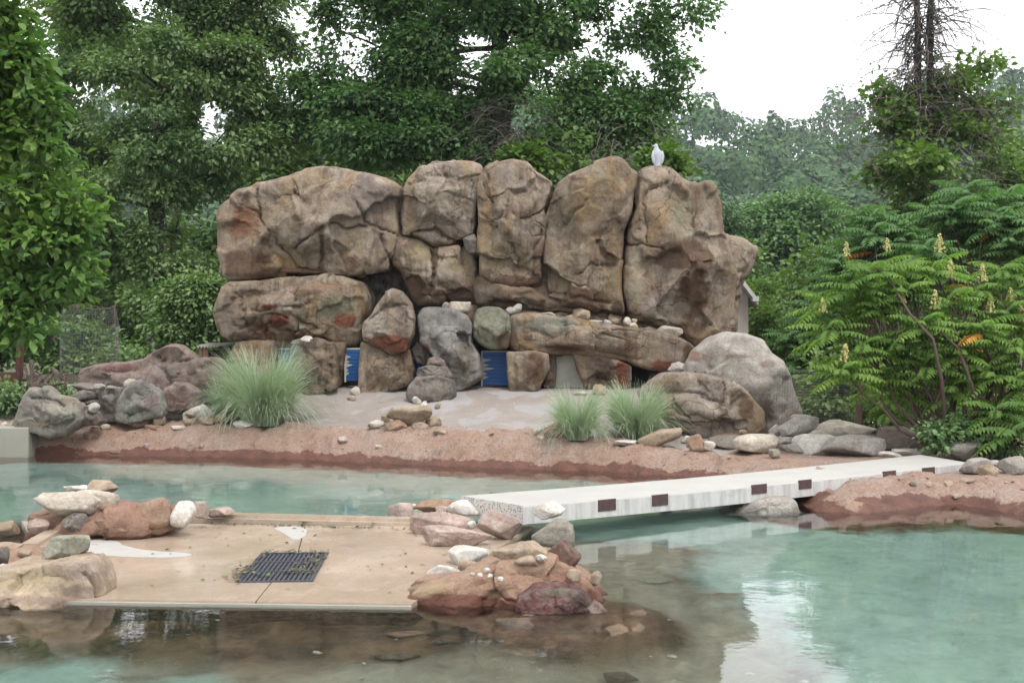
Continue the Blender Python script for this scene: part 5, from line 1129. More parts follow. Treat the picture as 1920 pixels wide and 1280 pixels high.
sY = 19.4; shed = empty('lean_to', W3(405, 700, sY), 'little timber lean-to with corrugated roof behind the purple-brown rock', 'shelter')
mb = MB(); xs_ = np.linspace(372, 424, 46); top = []
for i, x in enumerate(xs_):
    z = W3(0, 650, sY)[2] + .018 * math.sin(i * 1.25); p = W3(x, 0, sY); top += [(p[0], sY - .15, z), (p[0], sY + .7, z + .06), (p[0], sY - .15, z - .008), (p[0], sY + .7, z + .052)]
mb.add(top, [f for i in range(45) for f in ((i * 4, i * 4 + 4, i * 4 + 5, i * 4 + 1), (i * 4 + 2, i * 4 + 3, i * 4 + 7, i * 4 + 6), (i * 4, i * 4 + 2, i * 4 + 6, i * 4 + 4))]); mb.build('corrugated_roof', M['conc'], shed)
for x0, x1, nm in ((374, 380, 'post'), (381, 391, 'post')):
    a = W3(x0, 700, sY); b = W3(x1, 653, sY); mb = MB(); mb.box(((a[0] + b[0]) / 2, sY, (a[2] + b[2]) / 2), ((b[0] - a[0]) / 2, .04, (b[2] - a[2]) / 2)); mb.build(nm, M['timber'], shed)
a = W3(392, 700, sY + .3); b = W3(424, 656, sY + .3); mb = MB(); mb.box(((a[0] + b[0]) / 2, sY + .3, (a[2] + b[2]) / 2), ((b[0] - a[0]) / 2, .04, (b[2] - a[2]) / 2)); mb.build('shade_backing', M['shadow'], shed)  # dark sheet added as the shade inside the lean-to
dr = empty('black_cover', W3(420, 700, sY - .1), 'curved black plastic cover hanging over the lean-to end', 'cover')
mb = MB(); pts = [W3(404, 652, sY - .3), W3(414, 648, sY - .3), W3(428, 649, sY - .3), W3(434, 658, sY - .3), W3(434, 676, sY - .3), W3(430, 695, sY - .3)]
Vc, Fc = [], []
for i, p in enumerate(pts): Vc += [p, p + np.array([0, .7, 0]), p + np.array([-.008, 0, -.014]), p + np.array([-.008, .7, -.014])]
for i in range(5): Fc += [(i * 4, i * 4 + 4, i * 4 + 5, i * 4 + 1), (i * 4 + 2, i * 4 + 3, i * 4 + 7, i * 4 + 6), (i * 4, i * 4 + 2, i * 4 + 6, i * 4 + 4)]
mb.add(Vc, Fc); mb.build('sheet', M['black'], dr)

pY = 18.3; post = empty('steel_post', W3(36, 800, pY), 'rusty dark red ribbed post with a crossbeam at the left', 'post')
a = W3(33, 805, pY); b = W3(41, 560, pY); mb = MB(); mb.tube([a, a * .5 + b * .5, b], .055, 10); mb.build('column', M['rust'], post)
rb = MB()
for i in range(60):
    t = (i + .5) / 60; c = a + (b - a) * t; rb.box(c, (.045, .058, .006))
o = rb.build('ribs', M['rust'], post); o['kind'] = 'stuff'
a = W3(-60, 706, pY); b = W3(34, 706, pY); mb = MB(); mb.box(((a[0] + b[0]) / 2, pY - .02, a[2]), ((b[0] - a[0]) / 2, .03, .075)); mb.build('crossbeam', M['rust'], post)
a = W3(-60, 755, pY); mb = MB(); mb.box(((a[0] + b[0]) / 2, pY + .02, a[2]), ((b[0] - a[0]) / 2, .03, .06)); mb.build('crossbeam', M['rust'], post)
mb = MB(); c = W3(-8, 790, pY + .6); mb.box((c[0], c[1], c[2]), (.22, .2, .14)); tag(mb.build('tub', M['black'], None, c), 'dark tub standing behind the rusty post', 'tub')

cY = 19.2; cc = W3(168, 735, cY); cr_ = 52 * cY / F; zt = W3(0, 575, cY)[2]; zb = W3(0, 745, cY)[2]
cage = empty('wire_cage', (cc[0], cY, zb), 'tall round wire mesh cage with rounded top left of the rocks', 'wire cage')
mb = MB(); NV = 62; NH = 36
def cagep(t, z):
    f = 1 - 0.12 * smooth(np.array([(z - (zt - .3)) / .3]))[0]
    return (cc[0] + cr_ * f * math.cos(t), cY + cr_ * f * math.sin(t), z + .03 * math.sin(3 * t))
for i in range(NV): t = 2 * math.pi * i / NV; mb.tube([cagep(t, zb), cagep(t, (zb + zt) / 2), cagep(t, zt - .3), cagep(t, zt)], .0015, 3, False)
for jx in range(NH):
    z = zb + (zt - zb) * (jx + .5) / NH; mb.tube([cagep(2 * math.pi * i / 30, z) for i in range(31)], .0015, 3, False)
o = mb.build('mesh_wires', M['wire'], cage); o['kind'] = 'stuff'
mb = MB(); mb.tube([cagep(0, zb), cagep(0, (zb + zt) / 2), cagep(0, zt)], .007, 5); mb.tube([cagep(2 * math.pi * i / 30, zt) for i in range(31)], .005, 5); mb.build('rim_wire', M['wirer'], cage)

rp = random.Random(4); rt = W3(85, 740, 17.9)
roots = empty('root_pile', rt, 'tangled heap of dead roots and driftwood left of the cage', 'root pile')
for i, (p0, p1, p2, r_) in enumerate([((55, 735), (62, 705), (58, 674), 5), ((62, 730), (75, 712), (88, 705), 8), ((110, 735), (112, 705), (98, 688), 8), ((50, 722), (85, 728), (120, 716), 8), ((95, 738), (105, 722), (125, 700), 6), ((70, 740), (95, 733), (118, 742), 9), ((45, 712), (52, 702), (47, 688), 4), ((120, 740), (124, 722), (118, 700), 5), ((60, 722), (70, 708), (64, 695), 4), ((84, 735), (80, 715), (100, 700), 5)]):
    dy = rp.uniform(-.2, .2); mb = MB(); P_ = []
    for t in np.linspace(0, 1, 9):
        p = np.array(p0) * (1 - t) ** 2 + 2 * np.array(p1) * t * (1 - t) + np.array(p2) * t * t; P_.append(W3(p[0] + rp.uniform(-1.2, 1.2), p[1] + rp.uniform(-1.2, 1.2), 17.9 + dy + .15 * t))
    R0 = r_ * 17.9 / F; mb.tube(P_, [R0 * (1 - .45 * t + .18 * math.sin(9 * t + i)) for t in np.linspace(0, 1, 9)], 8); mb.build('root', M['root'], roots, smooth_sh=True)
# ------------------------------------------------------------------ vegetation
def leaves(centres, dirs, ups, L, Wd, shape='rhomb', droop=0.15):
    """batch of folded leaves: centres (N,3), dirs unit axis, ups normal, L length array"""
    side = np.cross(dirs, ups); side /= np.linalg.norm(side, axis=1)[:, None] + 1e-9
    up = np.cross(side, dirs); n = len(centres); L = L[:, None]; Wd = Wd[:, None]
    if shape == 'rhomb':
        a = centres; t = centres + dirs * L - up * L * droop; m = centres + dirs * L * .45
        V = np.stack([a, m + side * Wd + up * L * .06, t, m - side * Wd + up * L * .06], 1).reshape(-1, 3)
        i = np.arange(n)[:, None] * 4; Fq = np.concatenate([i + np.array([0, 1, 2]), i + np.array([0, 2, 3])])
        return V, Fq
    if shape == 'broad':
        pts = [(0, 0, 0), (.28, .8, .10), (.65, 1.0, .08), (1.0, 0, -droop), (.65, -1.0, .08), (.28, -.8, .10)]
        V = np.stack([centres + dirs * L * a + side * Wd * b + up * L * c for a, b, c in pts], 1).reshape(-1, 3)
        i = np.arange(n)[:, None] * 6; Fq = np.concatenate([i + np.array(t) for t in ((0, 1, 2), (0, 2, 3), (0, 3, 4), (0, 4, 5))])
        return V, Fq
    if shape == 'lobed':       # oak: pointed side lobes, three triangles
        pts = [(0, 0, 0), (.42, .95, .05), (.5, .2, .02), (1.0, 0, -droop), (.42, -.95, .05)]
        V = np.stack([centres + dirs * L * a + side * Wd * b + up * L * c for a, b, c in pts], 1).reshape(-1, 3)
        i = np.arange(n)[:, None] * 5; Fq = np.concatenate([i + np.array(t) for t in ((0, 1, 2), (0, 2, 4), (2, 3, 4))])
        return V, Fq
def crown(lobes, n, L, seed, shape='rhomb', wr=0.35, per=14, spread=2.6, flat=0.55, gap=-0.15, gs=1.1, droop=.2, shell=0.35, hang=0.25):
    """lobes: (x,y,z,rx,ry,rz). twigs are scattered through each lobe, leaves sprayed round each twig"""
    rs = np.random.RandomState(seed); lb = np.array(lobes, float); w = (lb[:, 3] * lb[:, 5]) ** 0.9 * (lb[:, 4] ** .4); w /= w.sum()
    nt = n // per; k = rs.choice(len(lb), nt * 2, p=w); NS = 14
    sd = rs.normal(size=(len(lb), NS, 3)); sd[:, :, 2] = sd[:, :, 2] * .9 + .15; sd /= np.linalg.norm(sd, axis=2)[:, :, None]; sr = rs.uniform(.45, .92, (len(lb), NS, 1)) ; sz = rs.uniform(.26, .46, (len(lb), NS))
    m = rs.randint(0, NS, nt * 2); d = rs.normal(size=(nt * 2, 3)); d /= np.linalg.norm(d, axis=1)[:, None]; r = shell + (1 - shell) * rs.rand(nt * 2) ** 0.5
    off = d * (r * sz[k, m])[:, None] * np.array([1.0, 1.0, .62]); off[:, 2] -= .55 * (off[:, 0] ** 2 + off[:, 1] ** 2) / sz[k, m]
    c = lb[k, :3] + (sd[k, m] * sr[k, m] * 1.0 + off) * lb[k, 3:6]; d = d * .6 + sd[k, m] * .6
    g = fbm(c * gs + seed * 5.1, 3); keep = np.where(g > gap)[0][:nt]; c = c[keep]; d = d[keep]; nt = len(c)
    ax = d * np.array([1, 1, .35]) + rs.normal(size=(nt, 3)) * .45 + np.array([0, 0, -.05]); ax /= np.linalg.norm(ax, axis=1)[:, None]
    C = np.repeat(c, per, 0); AX = np.repeat(ax, per, 0); m = len(C)
    off = rs.normal(size=(m, 3)) * np.array([1, 1, flat]) * spread * L * .5 + AX * (rs.rand(m, 1) - .3) * spread * L
    P = C + off; dr = AX * .7 + off / (spread * L) * 1.2 + rs.normal(size=(m, 3)) * .45 + np.array([0, 0, -hang]); dr /= np.linalg.norm(dr, axis=1)[:, None]
    up = np.array([0, 0, 1.0]) + rs.normal(size=(m, 3)) * .42 + AX * .35
    ll = L * rs.uniform(.7, 1.25, m); V, Fa = leaves(P, dr, up, ll, ll * wr * rs.uniform(.8, 1.2, m), shape, droop)
    return V, Fa, c
def px_lobes(spec, Y, deep=1.0, rs=None):
    out = []
    for s_ in spec:
        px, py, rx, ry = s_[:4]; dy = s_[4] if len(s_) > 4 else 0; y = Y + dy; c = W3(px, py, y)
        out.append((c[0], y, c[2], rx * y / F, max(rx, ry) * y / F * deep, ry * y / F))
    return out
def limb_path(a, b, bend, rs, n=8):
    a, b = np.array(a, float), np.array(b, float); L = np.linalg.norm(b - a); P = []
    o = rs.normal(size=3) * bend * L
    for t in np.linspace(0, 1, n): P.append(a + (b - a) * t + o * math.sin(math.pi * t) + rs.normal(size=3) * .012 * L * (0 < t < 1))
    return P
def tree(name, lab, Y, base_px, trunk, lobes, n, L, leafm, seed, limbs=10, tr=0.22, deep=1.0, barkm='bark', group=None, cat='tree', base_z=0.28, **kw):
    """trunk: list of (px,py) from the ground up; lobes in pixels at depth Y"""
    rs = np.random.RandomState(seed); base = np.array([(base_px - 960) * Y / F, Y, base_z])
    t = empty(name, base, lab, cat, group); TP = [base] + [W3(x, y, Y) for x, y in trunk]
    mb = MB(); fine = []
    for i in range(len(TP) - 1):
        for u in np.linspace(0, 1, 5)[: (5 if i == len(TP) - 2 else 4)]: fine.append(TP[i] * (1 - u) + TP[i + 1] * u + rs.normal(size=3) * .02 * (i > 0))
    rr = np.linspace(tr, tr * .35, len(fine)); rr[0] *= 1.4; mb.tube(fine, rr, 10); mb.build('trunk', M[barkm], t, base, True)
    LB = px_lobes(lobes, Y, deep); V, Fa, tw = crown(LB, n, L, seed, **kw)
    mesh_obj('crown', V, Fa, M[leafm], t, base, False)
    fine = np.array(fine); br = MB(); order = sorted(range(len(LB)), key=lambda i: -LB[i][3])[:limbs]
    for i in order:
        c = np.array(LB[i][:3]); k = np.argmin(np.linalg.norm(fine - c, axis=1) + 1.2 * np.maximum(fine[:, 2] - c[2] + .3, 0)); P = limb_path(fine[k], c, .08, rs)
        br = MB(); br.tube(P, np.linspace(rr[k] * .34, .016, len(P)), 6, False); br.build('limb', M[barkm], t, base, True)
    tb = MB(); sel = tw[rs.choice(len(tw), min(len(tw), 160), False)]
    for c in sel:
        i = np.argmin([np.linalg.norm(c - np.array(l[:3])) for l in LB]); tb.tube(limb_path(np.array(LB[i][:3]), c, .12, rs, 4), [.022, .015, .01, .005], 3, False)
    o = tb.build('twigs', M[barkm], t, base); o['kind'] = 'stuff'
    return t

# wooded hill
def hill_z(x, y):
    u = np.clip((y - 120) / 190, 0, 1.25); top = 66 - 10 * np.exp(-((x - 45) / 60) ** 2) + 2 * smooth((x - 75) / 90) + 3.5 * np.sin(x / 17.0) + 2 * np.sin(x / 7.3 + 1)
    top = top * (0.82 + .18 * smooth((x + 60) / 60) + .1 * smooth((-x - 60) / 60))
    return top * u ** 1.15 * np.where(u > 1, np.exp(-(u - 1) * 4.5), 1.0)
xs = np.linspace(-420, 480, 91); ys = np.linspace(110, 420, 32); X, Y = np.meshgrid(xs, ys); V = np.stack([X.ravel(), Y.ravel(), hill_z(X.ravel(), Y.ravel()) - 2.5], -1)
i = (np.arange(31)[:, None] * 91 + np.arange(90)[None, :]).ravel(); tag(mesh_obj('hill', V, np.stack([i, i + 1, i + 92, i + 91], -1), M['hillg']), kind='structure')
rs = np.random.RandomState(3); Vs, Fs, nv = [], [], 0
for k in range(850):
    y = rs.uniform(120, 312); hw = 0.5 * y + 25; x = rs.uniform(-hw, hw)
    z = float(hill_z(np.array([x]), np.array([y]))[0]); r_ = rs.uniform(3.4, 6.4); hgt = rs.uniform(6, 12)
    m = 260; d = rs.normal(size=(m, 3)); d[:, 2] = np.abs(d[:, 2]) * .9 - .2; d[:, 1] = -np.abs(d[:, 1]) * .7 + d[:, 1] * .3; d /= np.linalg.norm(d, axis=1)[:, None]
    con = rs.rand() < .12
    if con: r_ *= .55; hgt *= 1.4
    rad = (1 + .26 * fbm(d * 2.0 + k * 7.7, 2))[:, None]; P = np.array([x, y, z + hgt * .55]) + d * rad * np.array([r_, r_, hgt * .55]) * rs.uniform(.9, 1.03, (m, 1))
    dr = np.cross(d, rs.normal(size=(m, 3))); dr /= np.linalg.norm(dr, axis=1)[:, None]; ll = rs.uniform(.6, 1.35, m)
    v, f = leaves(P, dr, d + rs.normal(size=(m, 3)) * .28, ll, ll * .5, 'rhomb', .1); Vs.append(v); Fs.append(f + nv); nv += len(v)
tag(mesh_obj('distant_forest', np.concatenate(Vs), np.concatenate(Fs), M['l_hill'], smooth_sh=False), 'hazy green wooded hillside rising behind the whole scene', None, kind='stuff')

BACK = 'trees beyond the enclosure'
# far layer behind the left trees, sunlit gaps
tree('tree', 'yellowish green tree glimpsed low between the dark trunks at the left', 44, 330, [(330, 480), (330, 380)], [(60, 600, 100, 60), (200, 610, 110, 60), (330, 470, 90, 60), (420, 560, 90, 70), (130, 480, 90, 60), (300, 560, 80, 70)], 12000, .30, 'l_back', 5, group=BACK, deep=.8, limbs=4)
tree('tree', 'dark spreading tree filling the space behind the upper left of the rocks', 36, 600, [(600, 500), (595, 300)], [(420, 560, 90, 80), (560, 400, 120, 90), (480, 330, 110, 60), (300, 120, 120, 80), (150, 60, 80, 70), (700, 300, 120, 60), (620, 480, 90, 60), (560, 260, 80, 50), (820, 320, 90, 50), (450, 450, 90, 80), (520, 600, 90, 60)], 32000, .24, 'l_back', 6, group=BACK, deep=.7, limbs=6)
tree('tree', 'dark green tree showing low behind the middle of the rock wall', 38, 1060, [(1060, 500), (1060, 330)], [(1010, 320, 90, 50), (1110, 320, 70, 50), (900, 330, 80, 40), (1190, 350, 60, 50), (1060, 420, 140, 70)], 14000, .22, 'l_back', 7, group=BACK, deep=.7, limbs=4, gap=0.0)
# the big dark maple at the left
tree('maple_tree', 'large dark maple with drooping sprays left of the rock wall', 27, 298, [(298, 560), (295, 420), (290, 300), (330, 180), (370, 20), (400, -120)],
     [(180, 150, 90, 70), (260, 110, 90, 80, -1), (370, 130, 110, 80, -1.2), (470, 160, 90, 70, -.5), (180, 260, 80, 70, -.6), (290, 240, 110, 80, -1.4), (420, 250, 100, 70, -1), (500, 250, 60, 40), (540, 215, 50, 35), (160, 370, 80, 60), (270, 360, 90, 60, -.8), (370, 330, 60, 50), (210, 30, 90, 50), (330, 30, 90, 60), (470, 40, 80, 60), (520, 100, 40, 50), (230, 460, 80, 60, -.6), (330, 430, 50, 60, .8), (300, 470, 50, 50, -1), (300, 560, 60, 50, -1), (350, 500, 50, 40, -.6), (140, 480, 70, 70, .5), (210, 560, 60, 50, .3), (300, -80, 160, 90), (480, -60, 110, 70), (160, -60, 90, 70)],
     112000, .12, 'l_map', 11, limbs=16, tr=.26, deep=.8, gap=-.12, gs=.9, hang=.5)
tree('maple_tree', 'rounded low maple bough mass close to the left end of the rock wall', 23, 372, [(372, 640), (365, 580)],
     [(372, 570, 62, 52), (340, 610, 52, 40), (405, 610, 45, 36), (360, 545, 40, 24), (390, 545, 36, 22)], 15000, .105, 'l_map', 12, limbs=5, tr=.08, deep=.8, hang=.5)
tree('maple_tree', 'dark slender tree in deep shade between the maple and the leafy tree', 30, 140, [(140, 520), (130, 300), (120, 120), (110, 0)],
     [(120, 120, 80, 90), (90, 240, 70, 70), (140, 330, 80, 80), (110, 440, 90, 70), (60, 540, 100, 60), (180, 600, 80, 60), (250, 640, 80, 50), (120, 20, 90, 60), (160, 540, 70, 50), (320, 660, 60, 40)], 34000, .15, 'l_back', 13, limbs=8, tr=.2, deep=.9)
# oak in the middle
tree('oak_tree', 'tall spreading oak with sagging boughs behind the middle of the rock wall', 26, 938, [(938, 420), (940, 250), (935, 120), (940, 0), (945, -160)],
     [(640, 60, 60, 45), (700, 20, 80, 40), (720, 100, 70, 45), (640, 130, 30, 36), (760, 150, 70, 36), (820, 60, 70, 60), (860, 130, 60, 40), (700, 190, 70, 26), (780, 215, 80, 30), (620, 215, 90, 30, .5), (540, 235, 60, 26, .4), (680, 270, 100, 36), (820, 270, 90, 40), (900, 200, 60, 60), (960, 130, 60, 70, -.8), (980, 210, 60, 50, -1), (930, 40, 80, 60), (1010, 60, 70, 40), (1060, 20, 60, 40), (1100, 90, 60, 34), (1060, 150, 60, 40), (1130, 30, 60, 30), (1190, 60, 50, 34), (1160, 130, 50, 26), (1230, 20, 56, 26), (1290, 20, 30, 22), (1200, 170, 46, 22), (1250, 130, 34, 22), (1270, 185, 30, 15), (1150, 200, 60, 26), (1090, 220, 60, 30), (1200, 240, 40, 34), (1225, 290, 24, 28), (1010, 280, 60, 30), (900, 290, 60, 24), (1100, 280, 50, 26), (930, -80, 220, 70), (700, -60, 110, 50), (1180, -50, 100, 40), (580, 150, 28, 26)],
     82000, .15, 'l_oak', 21, shape='lobed', wr=.42, limbs=22, tr=.34, deep=.9, gap=.04, gs=1.15, flat=.5)
# vines on the oak, bright clumps near the rock tops
tree('vine_clump', 'bright yellow-green vine clump just above the middle boulders', 24.5, 1040, [(1040, 500), (1030, 330)], [(990, 300, 26, 14), (1040, 290, 36, 20), (1070, 262, 26, 14), (1090, 300, 26, 18), (1000, 312, 30, 10), (1240, 310, 20, 26)], 4200, .13, 'l_vine', 22, shape='broad', wr=.45, limbs=3, tr=.05, cat='vine')
# dead branches tangled below the oak crown
def dead_branches(parent, n, origin, reach, seed, mat='twig', rad=.012, droop=.5, nm='dead_branch', up=.3):
    rs = np.random.RandomState(seed); mb = MB()
    for k in range(n):
        a = np.array(origin(rs)); az = rs.uniform(0, 6.28); L = reach * rs.uniform(.4, 1.1); P = [a]; d = np.array([math.cos(az), math.sin(az) * .7, up + rs.normal() * .25]); q = a.copy()
        for s_ in range(9): d = d + np.array([rs.normal() * .12, rs.normal() * .12, -droop * .22 + rs.normal() * .09]); q = q + d / np.linalg.norm(d) * L / 9; P.append(q.copy())
        mb.tube(P, np.linspace(rad, rad * .25, 10), 4, False)
        for j_ in range(4):
            i = rs.randint(3, 9); q2 = P[i].copy(); d2 = (P[i] - P[i - 1]) * 1.0 / (np.linalg.norm(P[i] - P[i - 1])) + rs.normal(size=3) * .8; Q = [q2.copy()]
            for s_ in range(4): d2 = d2 + rs.normal(size=3) * .25 + np.array([0, 0, -.12]); q2 = q2 + d2 / np.linalg.norm(d2) * L * .09; Q.append(q2.copy())
            mb.tube(Q, np.linspace(rad * .45, rad * .15, 5), 3, False)
    o = mb.build(nm, M[mat], parent); o['kind'] = 'stuff'; return o
oak = [o for o in COL.objects if o.name.startswith('oak_tree')][0]
dead_branches(oak, 50, lambda r: W3(r.uniform(900, 990), r.uniform(170, 300), 25.3), 1.6, 5, droop=.8)
dead_branches(oak, 24, lambda r: W3(r.uniform(1090, 1230), r.uniform(230, 300), 25.3), 1.1, 6, droop=1.0)

# broad-leaved tree at the left edge
tree('broadleaf_tree', 'bright broad-leaved tree hanging in from the left edge', 12.6, -60, [(-50, 640), (-30, 400), (-10, 150), (0, -60)],
     [(0, 40, 50, 44), (-40, 120, 100, 70), (45, 170, 48, 44), (75, 200, 26, 22), (-10, 250, 90, 60), (75, 265, 40, 40), (105, 300, 22, 20), (20, 350, 90, 56), (110, 372, 48, 34), (150, 392, 26, 18), (40, 450, 90, 50), (120, 440, 44, 34), (140, 480, 30, 26), (75, 525, 70, 36), (130, 520, 26, 22), (20, 565, 66, 34), (85, 565, 22, 18), (0, 615, 50, 24), (50, 610, 22, 14), (-80, 300, 110, 200), (-80, 560, 90, 90), (-50, -60, 100, 70), (160, 356, 16, 12), (50, 105, 28, 30), (60, 60, 16, 14)],
     11500, .135, 'l_mag', 31, shape='broad', wr=.27, per=9, spread=1.5, limbs=10, tr=.12, deep=.7, gap=-.4, gs=2.0, base_z=.4, hang=.1)

# right background
tree('tree', 'pale green rounded tree right of the rock wall', 62, 1460, [(1460, 560), (1460, 430)], [(1440, 410, 45, 36), (1500, 400, 50, 36), (1470, 460, 70, 50), (1420, 480, 40, 50), (1540, 430, 50, 50), (1450, 540, 60, 50), (1530, 520, 60, 60), (1420, 600, 40, 50)], 24000, .30, 'l_light', 41, group=BACK, limbs=6)
tree('tree', 'dark shaded tree behind the pale green one near the house', 48, 1420, [(1420, 640), (1420, 560)], [(1410, 560, 50, 60), (1430, 640, 60, 50), (1500, 640, 80, 60), (1600, 600, 90, 70), (1390, 500, 26, 40)], 14000, .24, 'l_back', 42, group=BACK, limbs=4)
tree('conifer', 'small pointed dark conifer beside the top right of the rock wall', 58, 1362, [(1362, 560), (1362, 460), (1362, 385)], [(1362, 385, 8, 14), (1362, 410, 14, 20), (1362, 440, 20, 26), (1364, 480, 28, 40), (1366, 540, 34, 50)], 5200, .26, 'l_con', 43, limbs=0, tr=.14, cat='conifer', wr=.18)
tree('shrub', 'leafy yellow-green shrub at the corner of the house', 29.5, 1420, [(1420, 620), (1420, 560)], [(1412, 520, 16, 14), (1430, 540, 20, 16), (1405, 500, 12, 10), (1440, 600, 34, 40), (1425, 650, 30, 34)], 3400, .12, 'l_vine', 44, shape='broad', wr=.45, limbs=2, tr=.04, cat='shrub')
# half dead, vine covered tree
vt = tree('vine_covered_tree', 'half dead tree with bare branches wrapped in vines at the right', 26, 1720, [(1722, 560), (1728, 380), (1722, 200), (1720, 0), (1722, -140)],
     [(1680, 190, 40, 26), (1640, 230, 34, 26), (1690, 250, 50, 30), (1790, 160, 40, 26), (1840, 120, 26, 16), (1640, 170, 22, 14), (1770, 230, 50, 40), (1830, 210, 40, 24), (1720, 300, 60, 36, -1), (1660, 320, 44, 26), (1790, 320, 50, 36), (1860, 280, 40, 40), (1720, 380, 60, 40), (1890, 200, 30, 26), (1620, 280, 26, 22), (1895, 120, 14, 12), (1750, 430, 80, 50), (1880, 350, 50, 50)],
     13000, .13, 'l_vine', 51, shape='broad', wr=.45, limbs=5, tr=.14, gap=.14, gs=1.9)
mb = MB(); mb.tube([W3(1752, 560, 26.2), W3(1748, 300, 26.2), W3(1742, 60, 26.2), W3(1755, -140, 26.2)], [.12, .1, .08, .05], 8); mb.build('trunk', M['bark'], vt, smooth_sh=True)
dead_branches(vt, 190, lambda r: W3(1722 + r.normal() * 12, r.uniform(-80, 330), 26), 1.8, 52, droop=.85, rad=.014, up=.45)
dead_branches(vt, 60, lambda r: W3(1745 + r.normal() * 8, r.uniform(-80, 330), 26.2), 2.1, 53, droop=.6, rad=.016, up=.35)
dead_branches(vt, 260, lambda r: W3(r.choice([1710, 1748]) + r.normal() * 9, r.uniform(-80, 260), 25.9), .75, 54, mat='bark', droop=1.6, rad=.016, up=.0)
dead_branches(vt, 90, lambda r: W3(r.uniform(1600, 1900), r.uniform(180, 380), 25.5), 1.3, 55, droop=.5)
tree('tree', 'dark green tree mass behind the sumacs at the far right', 32, 1820, [(1820, 620), (1820, 480)], [(1560, 520, 90, 90), (1700, 480, 110, 80), (1840, 440, 110, 90), (1900, 560, 110, 110), (1650, 640, 130, 90), (1800, 700, 130, 80), (1930, 300, 60, 80), (1500, 700, 80, 60)], 26000, .2, 'l_back', 45, group=BACK, limbs=5)

# sumac: pinnate leaves radiating from branch tips
def pinnate(base, d, L, rs, npair=11):
    """one compound leaf: arching midrib with drooping leaflets"""
    d = d / np.linalg.norm(d); h = np.array([d[0], d[1], 0]); h /= np.linalg.norm(h) + 1e-6; side = np.array([-h[1], h[0], 0]); T = np.linspace(.12, 1, npair)
    pts = base + np.outer(T * L, d) + np.outer(-T ** 2 * L * .38, [0, 0, 1]); C, D, U, LL = [], [], [], []
    wv = np.sin(math.pi * np.clip(T * .85 + .12, 0, 1)) ** .6
    for sg in (-1, 1):
        C.append(pts); D.append(side * sg * .85 + h * .38 + np.array([0, 0, -.38]) + rs.normal(size=(npair, 3)) * .07); U.append(np.tile([0, 0, 1.0], (npair, 1)) + h * .2); LL.append(L * .24 * wv)
    return np.concatenate(C), np.concatenate(D), np.concatenate(U), np.concatenate(LL), pts
def sumac(name, lab, Y, base_px, tips, leafm, seed, L=.42, panicles=(), stems=True, base_z=.3, nl=13, group='sumac shrubs'):
    rs = np.random.RandomState(seed); base = np.array([(base_px - 960) * Y / F, Y, base_z]); t = empty(name, base, lab, 'sumac', group)
    C, D, U, LL = [], [], [], []; st = MB(); au = [[], [], [], []]
    for (px, py, dy) in tips:
        tip = W3(px, py, Y + dy)
        if stems: st.tube(limb_path(base + np.array([rs.normal() * .25, rs.normal() * .1, 0]), tip, .10, rs, 7), [.03, .028, .024, .02, .016, .012, .009], 5, False)
        for k in range(nl):
            a = 2.4 * k + rs.normal() * .2; el = .75 - .85 * (k / nl) + rs.normal() * .1
            r = pinnate(tip - np.array([0, 0, .03 * k * .3]), np.array([math.cos(a), math.sin(a), el]), L * rs.uniform(.75, 1.15), rs)
            tgt = au if rs.rand() < .007 else None
            if tgt is None: C.append(r[0]); D.append(r[1]); U.append(r[2]); LL.append(r[3])
            else:
                for q, x in zip(au, r[:4]): q.append(x)
            st.tube(r[4][::5], [.004, .003, .002], 3, False)
    C, D, U, LL = map(np.concatenate, (C, D, U, LL)); D /= np.linalg.norm(D, axis=1)[:, None]
    V, Fa = leaves(C, D, U, LL, LL * .20, 'rhomb', .25); mesh_obj('crown', V, Fa, M[leafm], t, base, False)
    if au[0]:
        C, D, U, LL = map(np.concatenate, au); D /= np.linalg.norm(D, axis=1)[:, None]; V, Fa = leaves(C, D, U, LL, LL * .2, 'rhomb', .3); mesh_obj('orange_leaves', V, Fa, M['l_autumn'], t, base, False)
    st.build('stems', M['sbark'], t, base, True)
    for (px, py, dy, hh) in panicles:
        c = W3(px, py + hh * .4, Y + dy - .1); H = hh * Y / F; mb = MB(); Dv, Fi = ico(1); mb.tube([c, c + [0, 0, H]], [.1 * H, .03 * H], 5)
        for q in range(46):
            u = rs.rand(); r_ = .26 * H * (1 - u) ** .8 + .006; a = rs.uniform(0, 6.28); p = c + np.array([r_ * math.cos(a), r_ * math.sin(a), u * H]); mb.add(Dv * H * .07 * rs.uniform(.6, 1.2) + p, Fi)
        mb.build('flower_spike', M['panicle'], t, c)
    return t
def tips_in(boxes, n, seed, jy=.8):
    rs = np.random.RandomState(seed); ar = np.array([(b[2] - b[0]) * (b[3] - b[1]) for b in boxes], float); out = []
    for k in range(n):
        b = boxes[rs.choice(len(boxes), p=ar / ar.sum())]; out.append((rs.uniform(b[0], b[2]), rs.uniform(b[1], b[3]), rs.uniform(-jy, jy)))
    return out
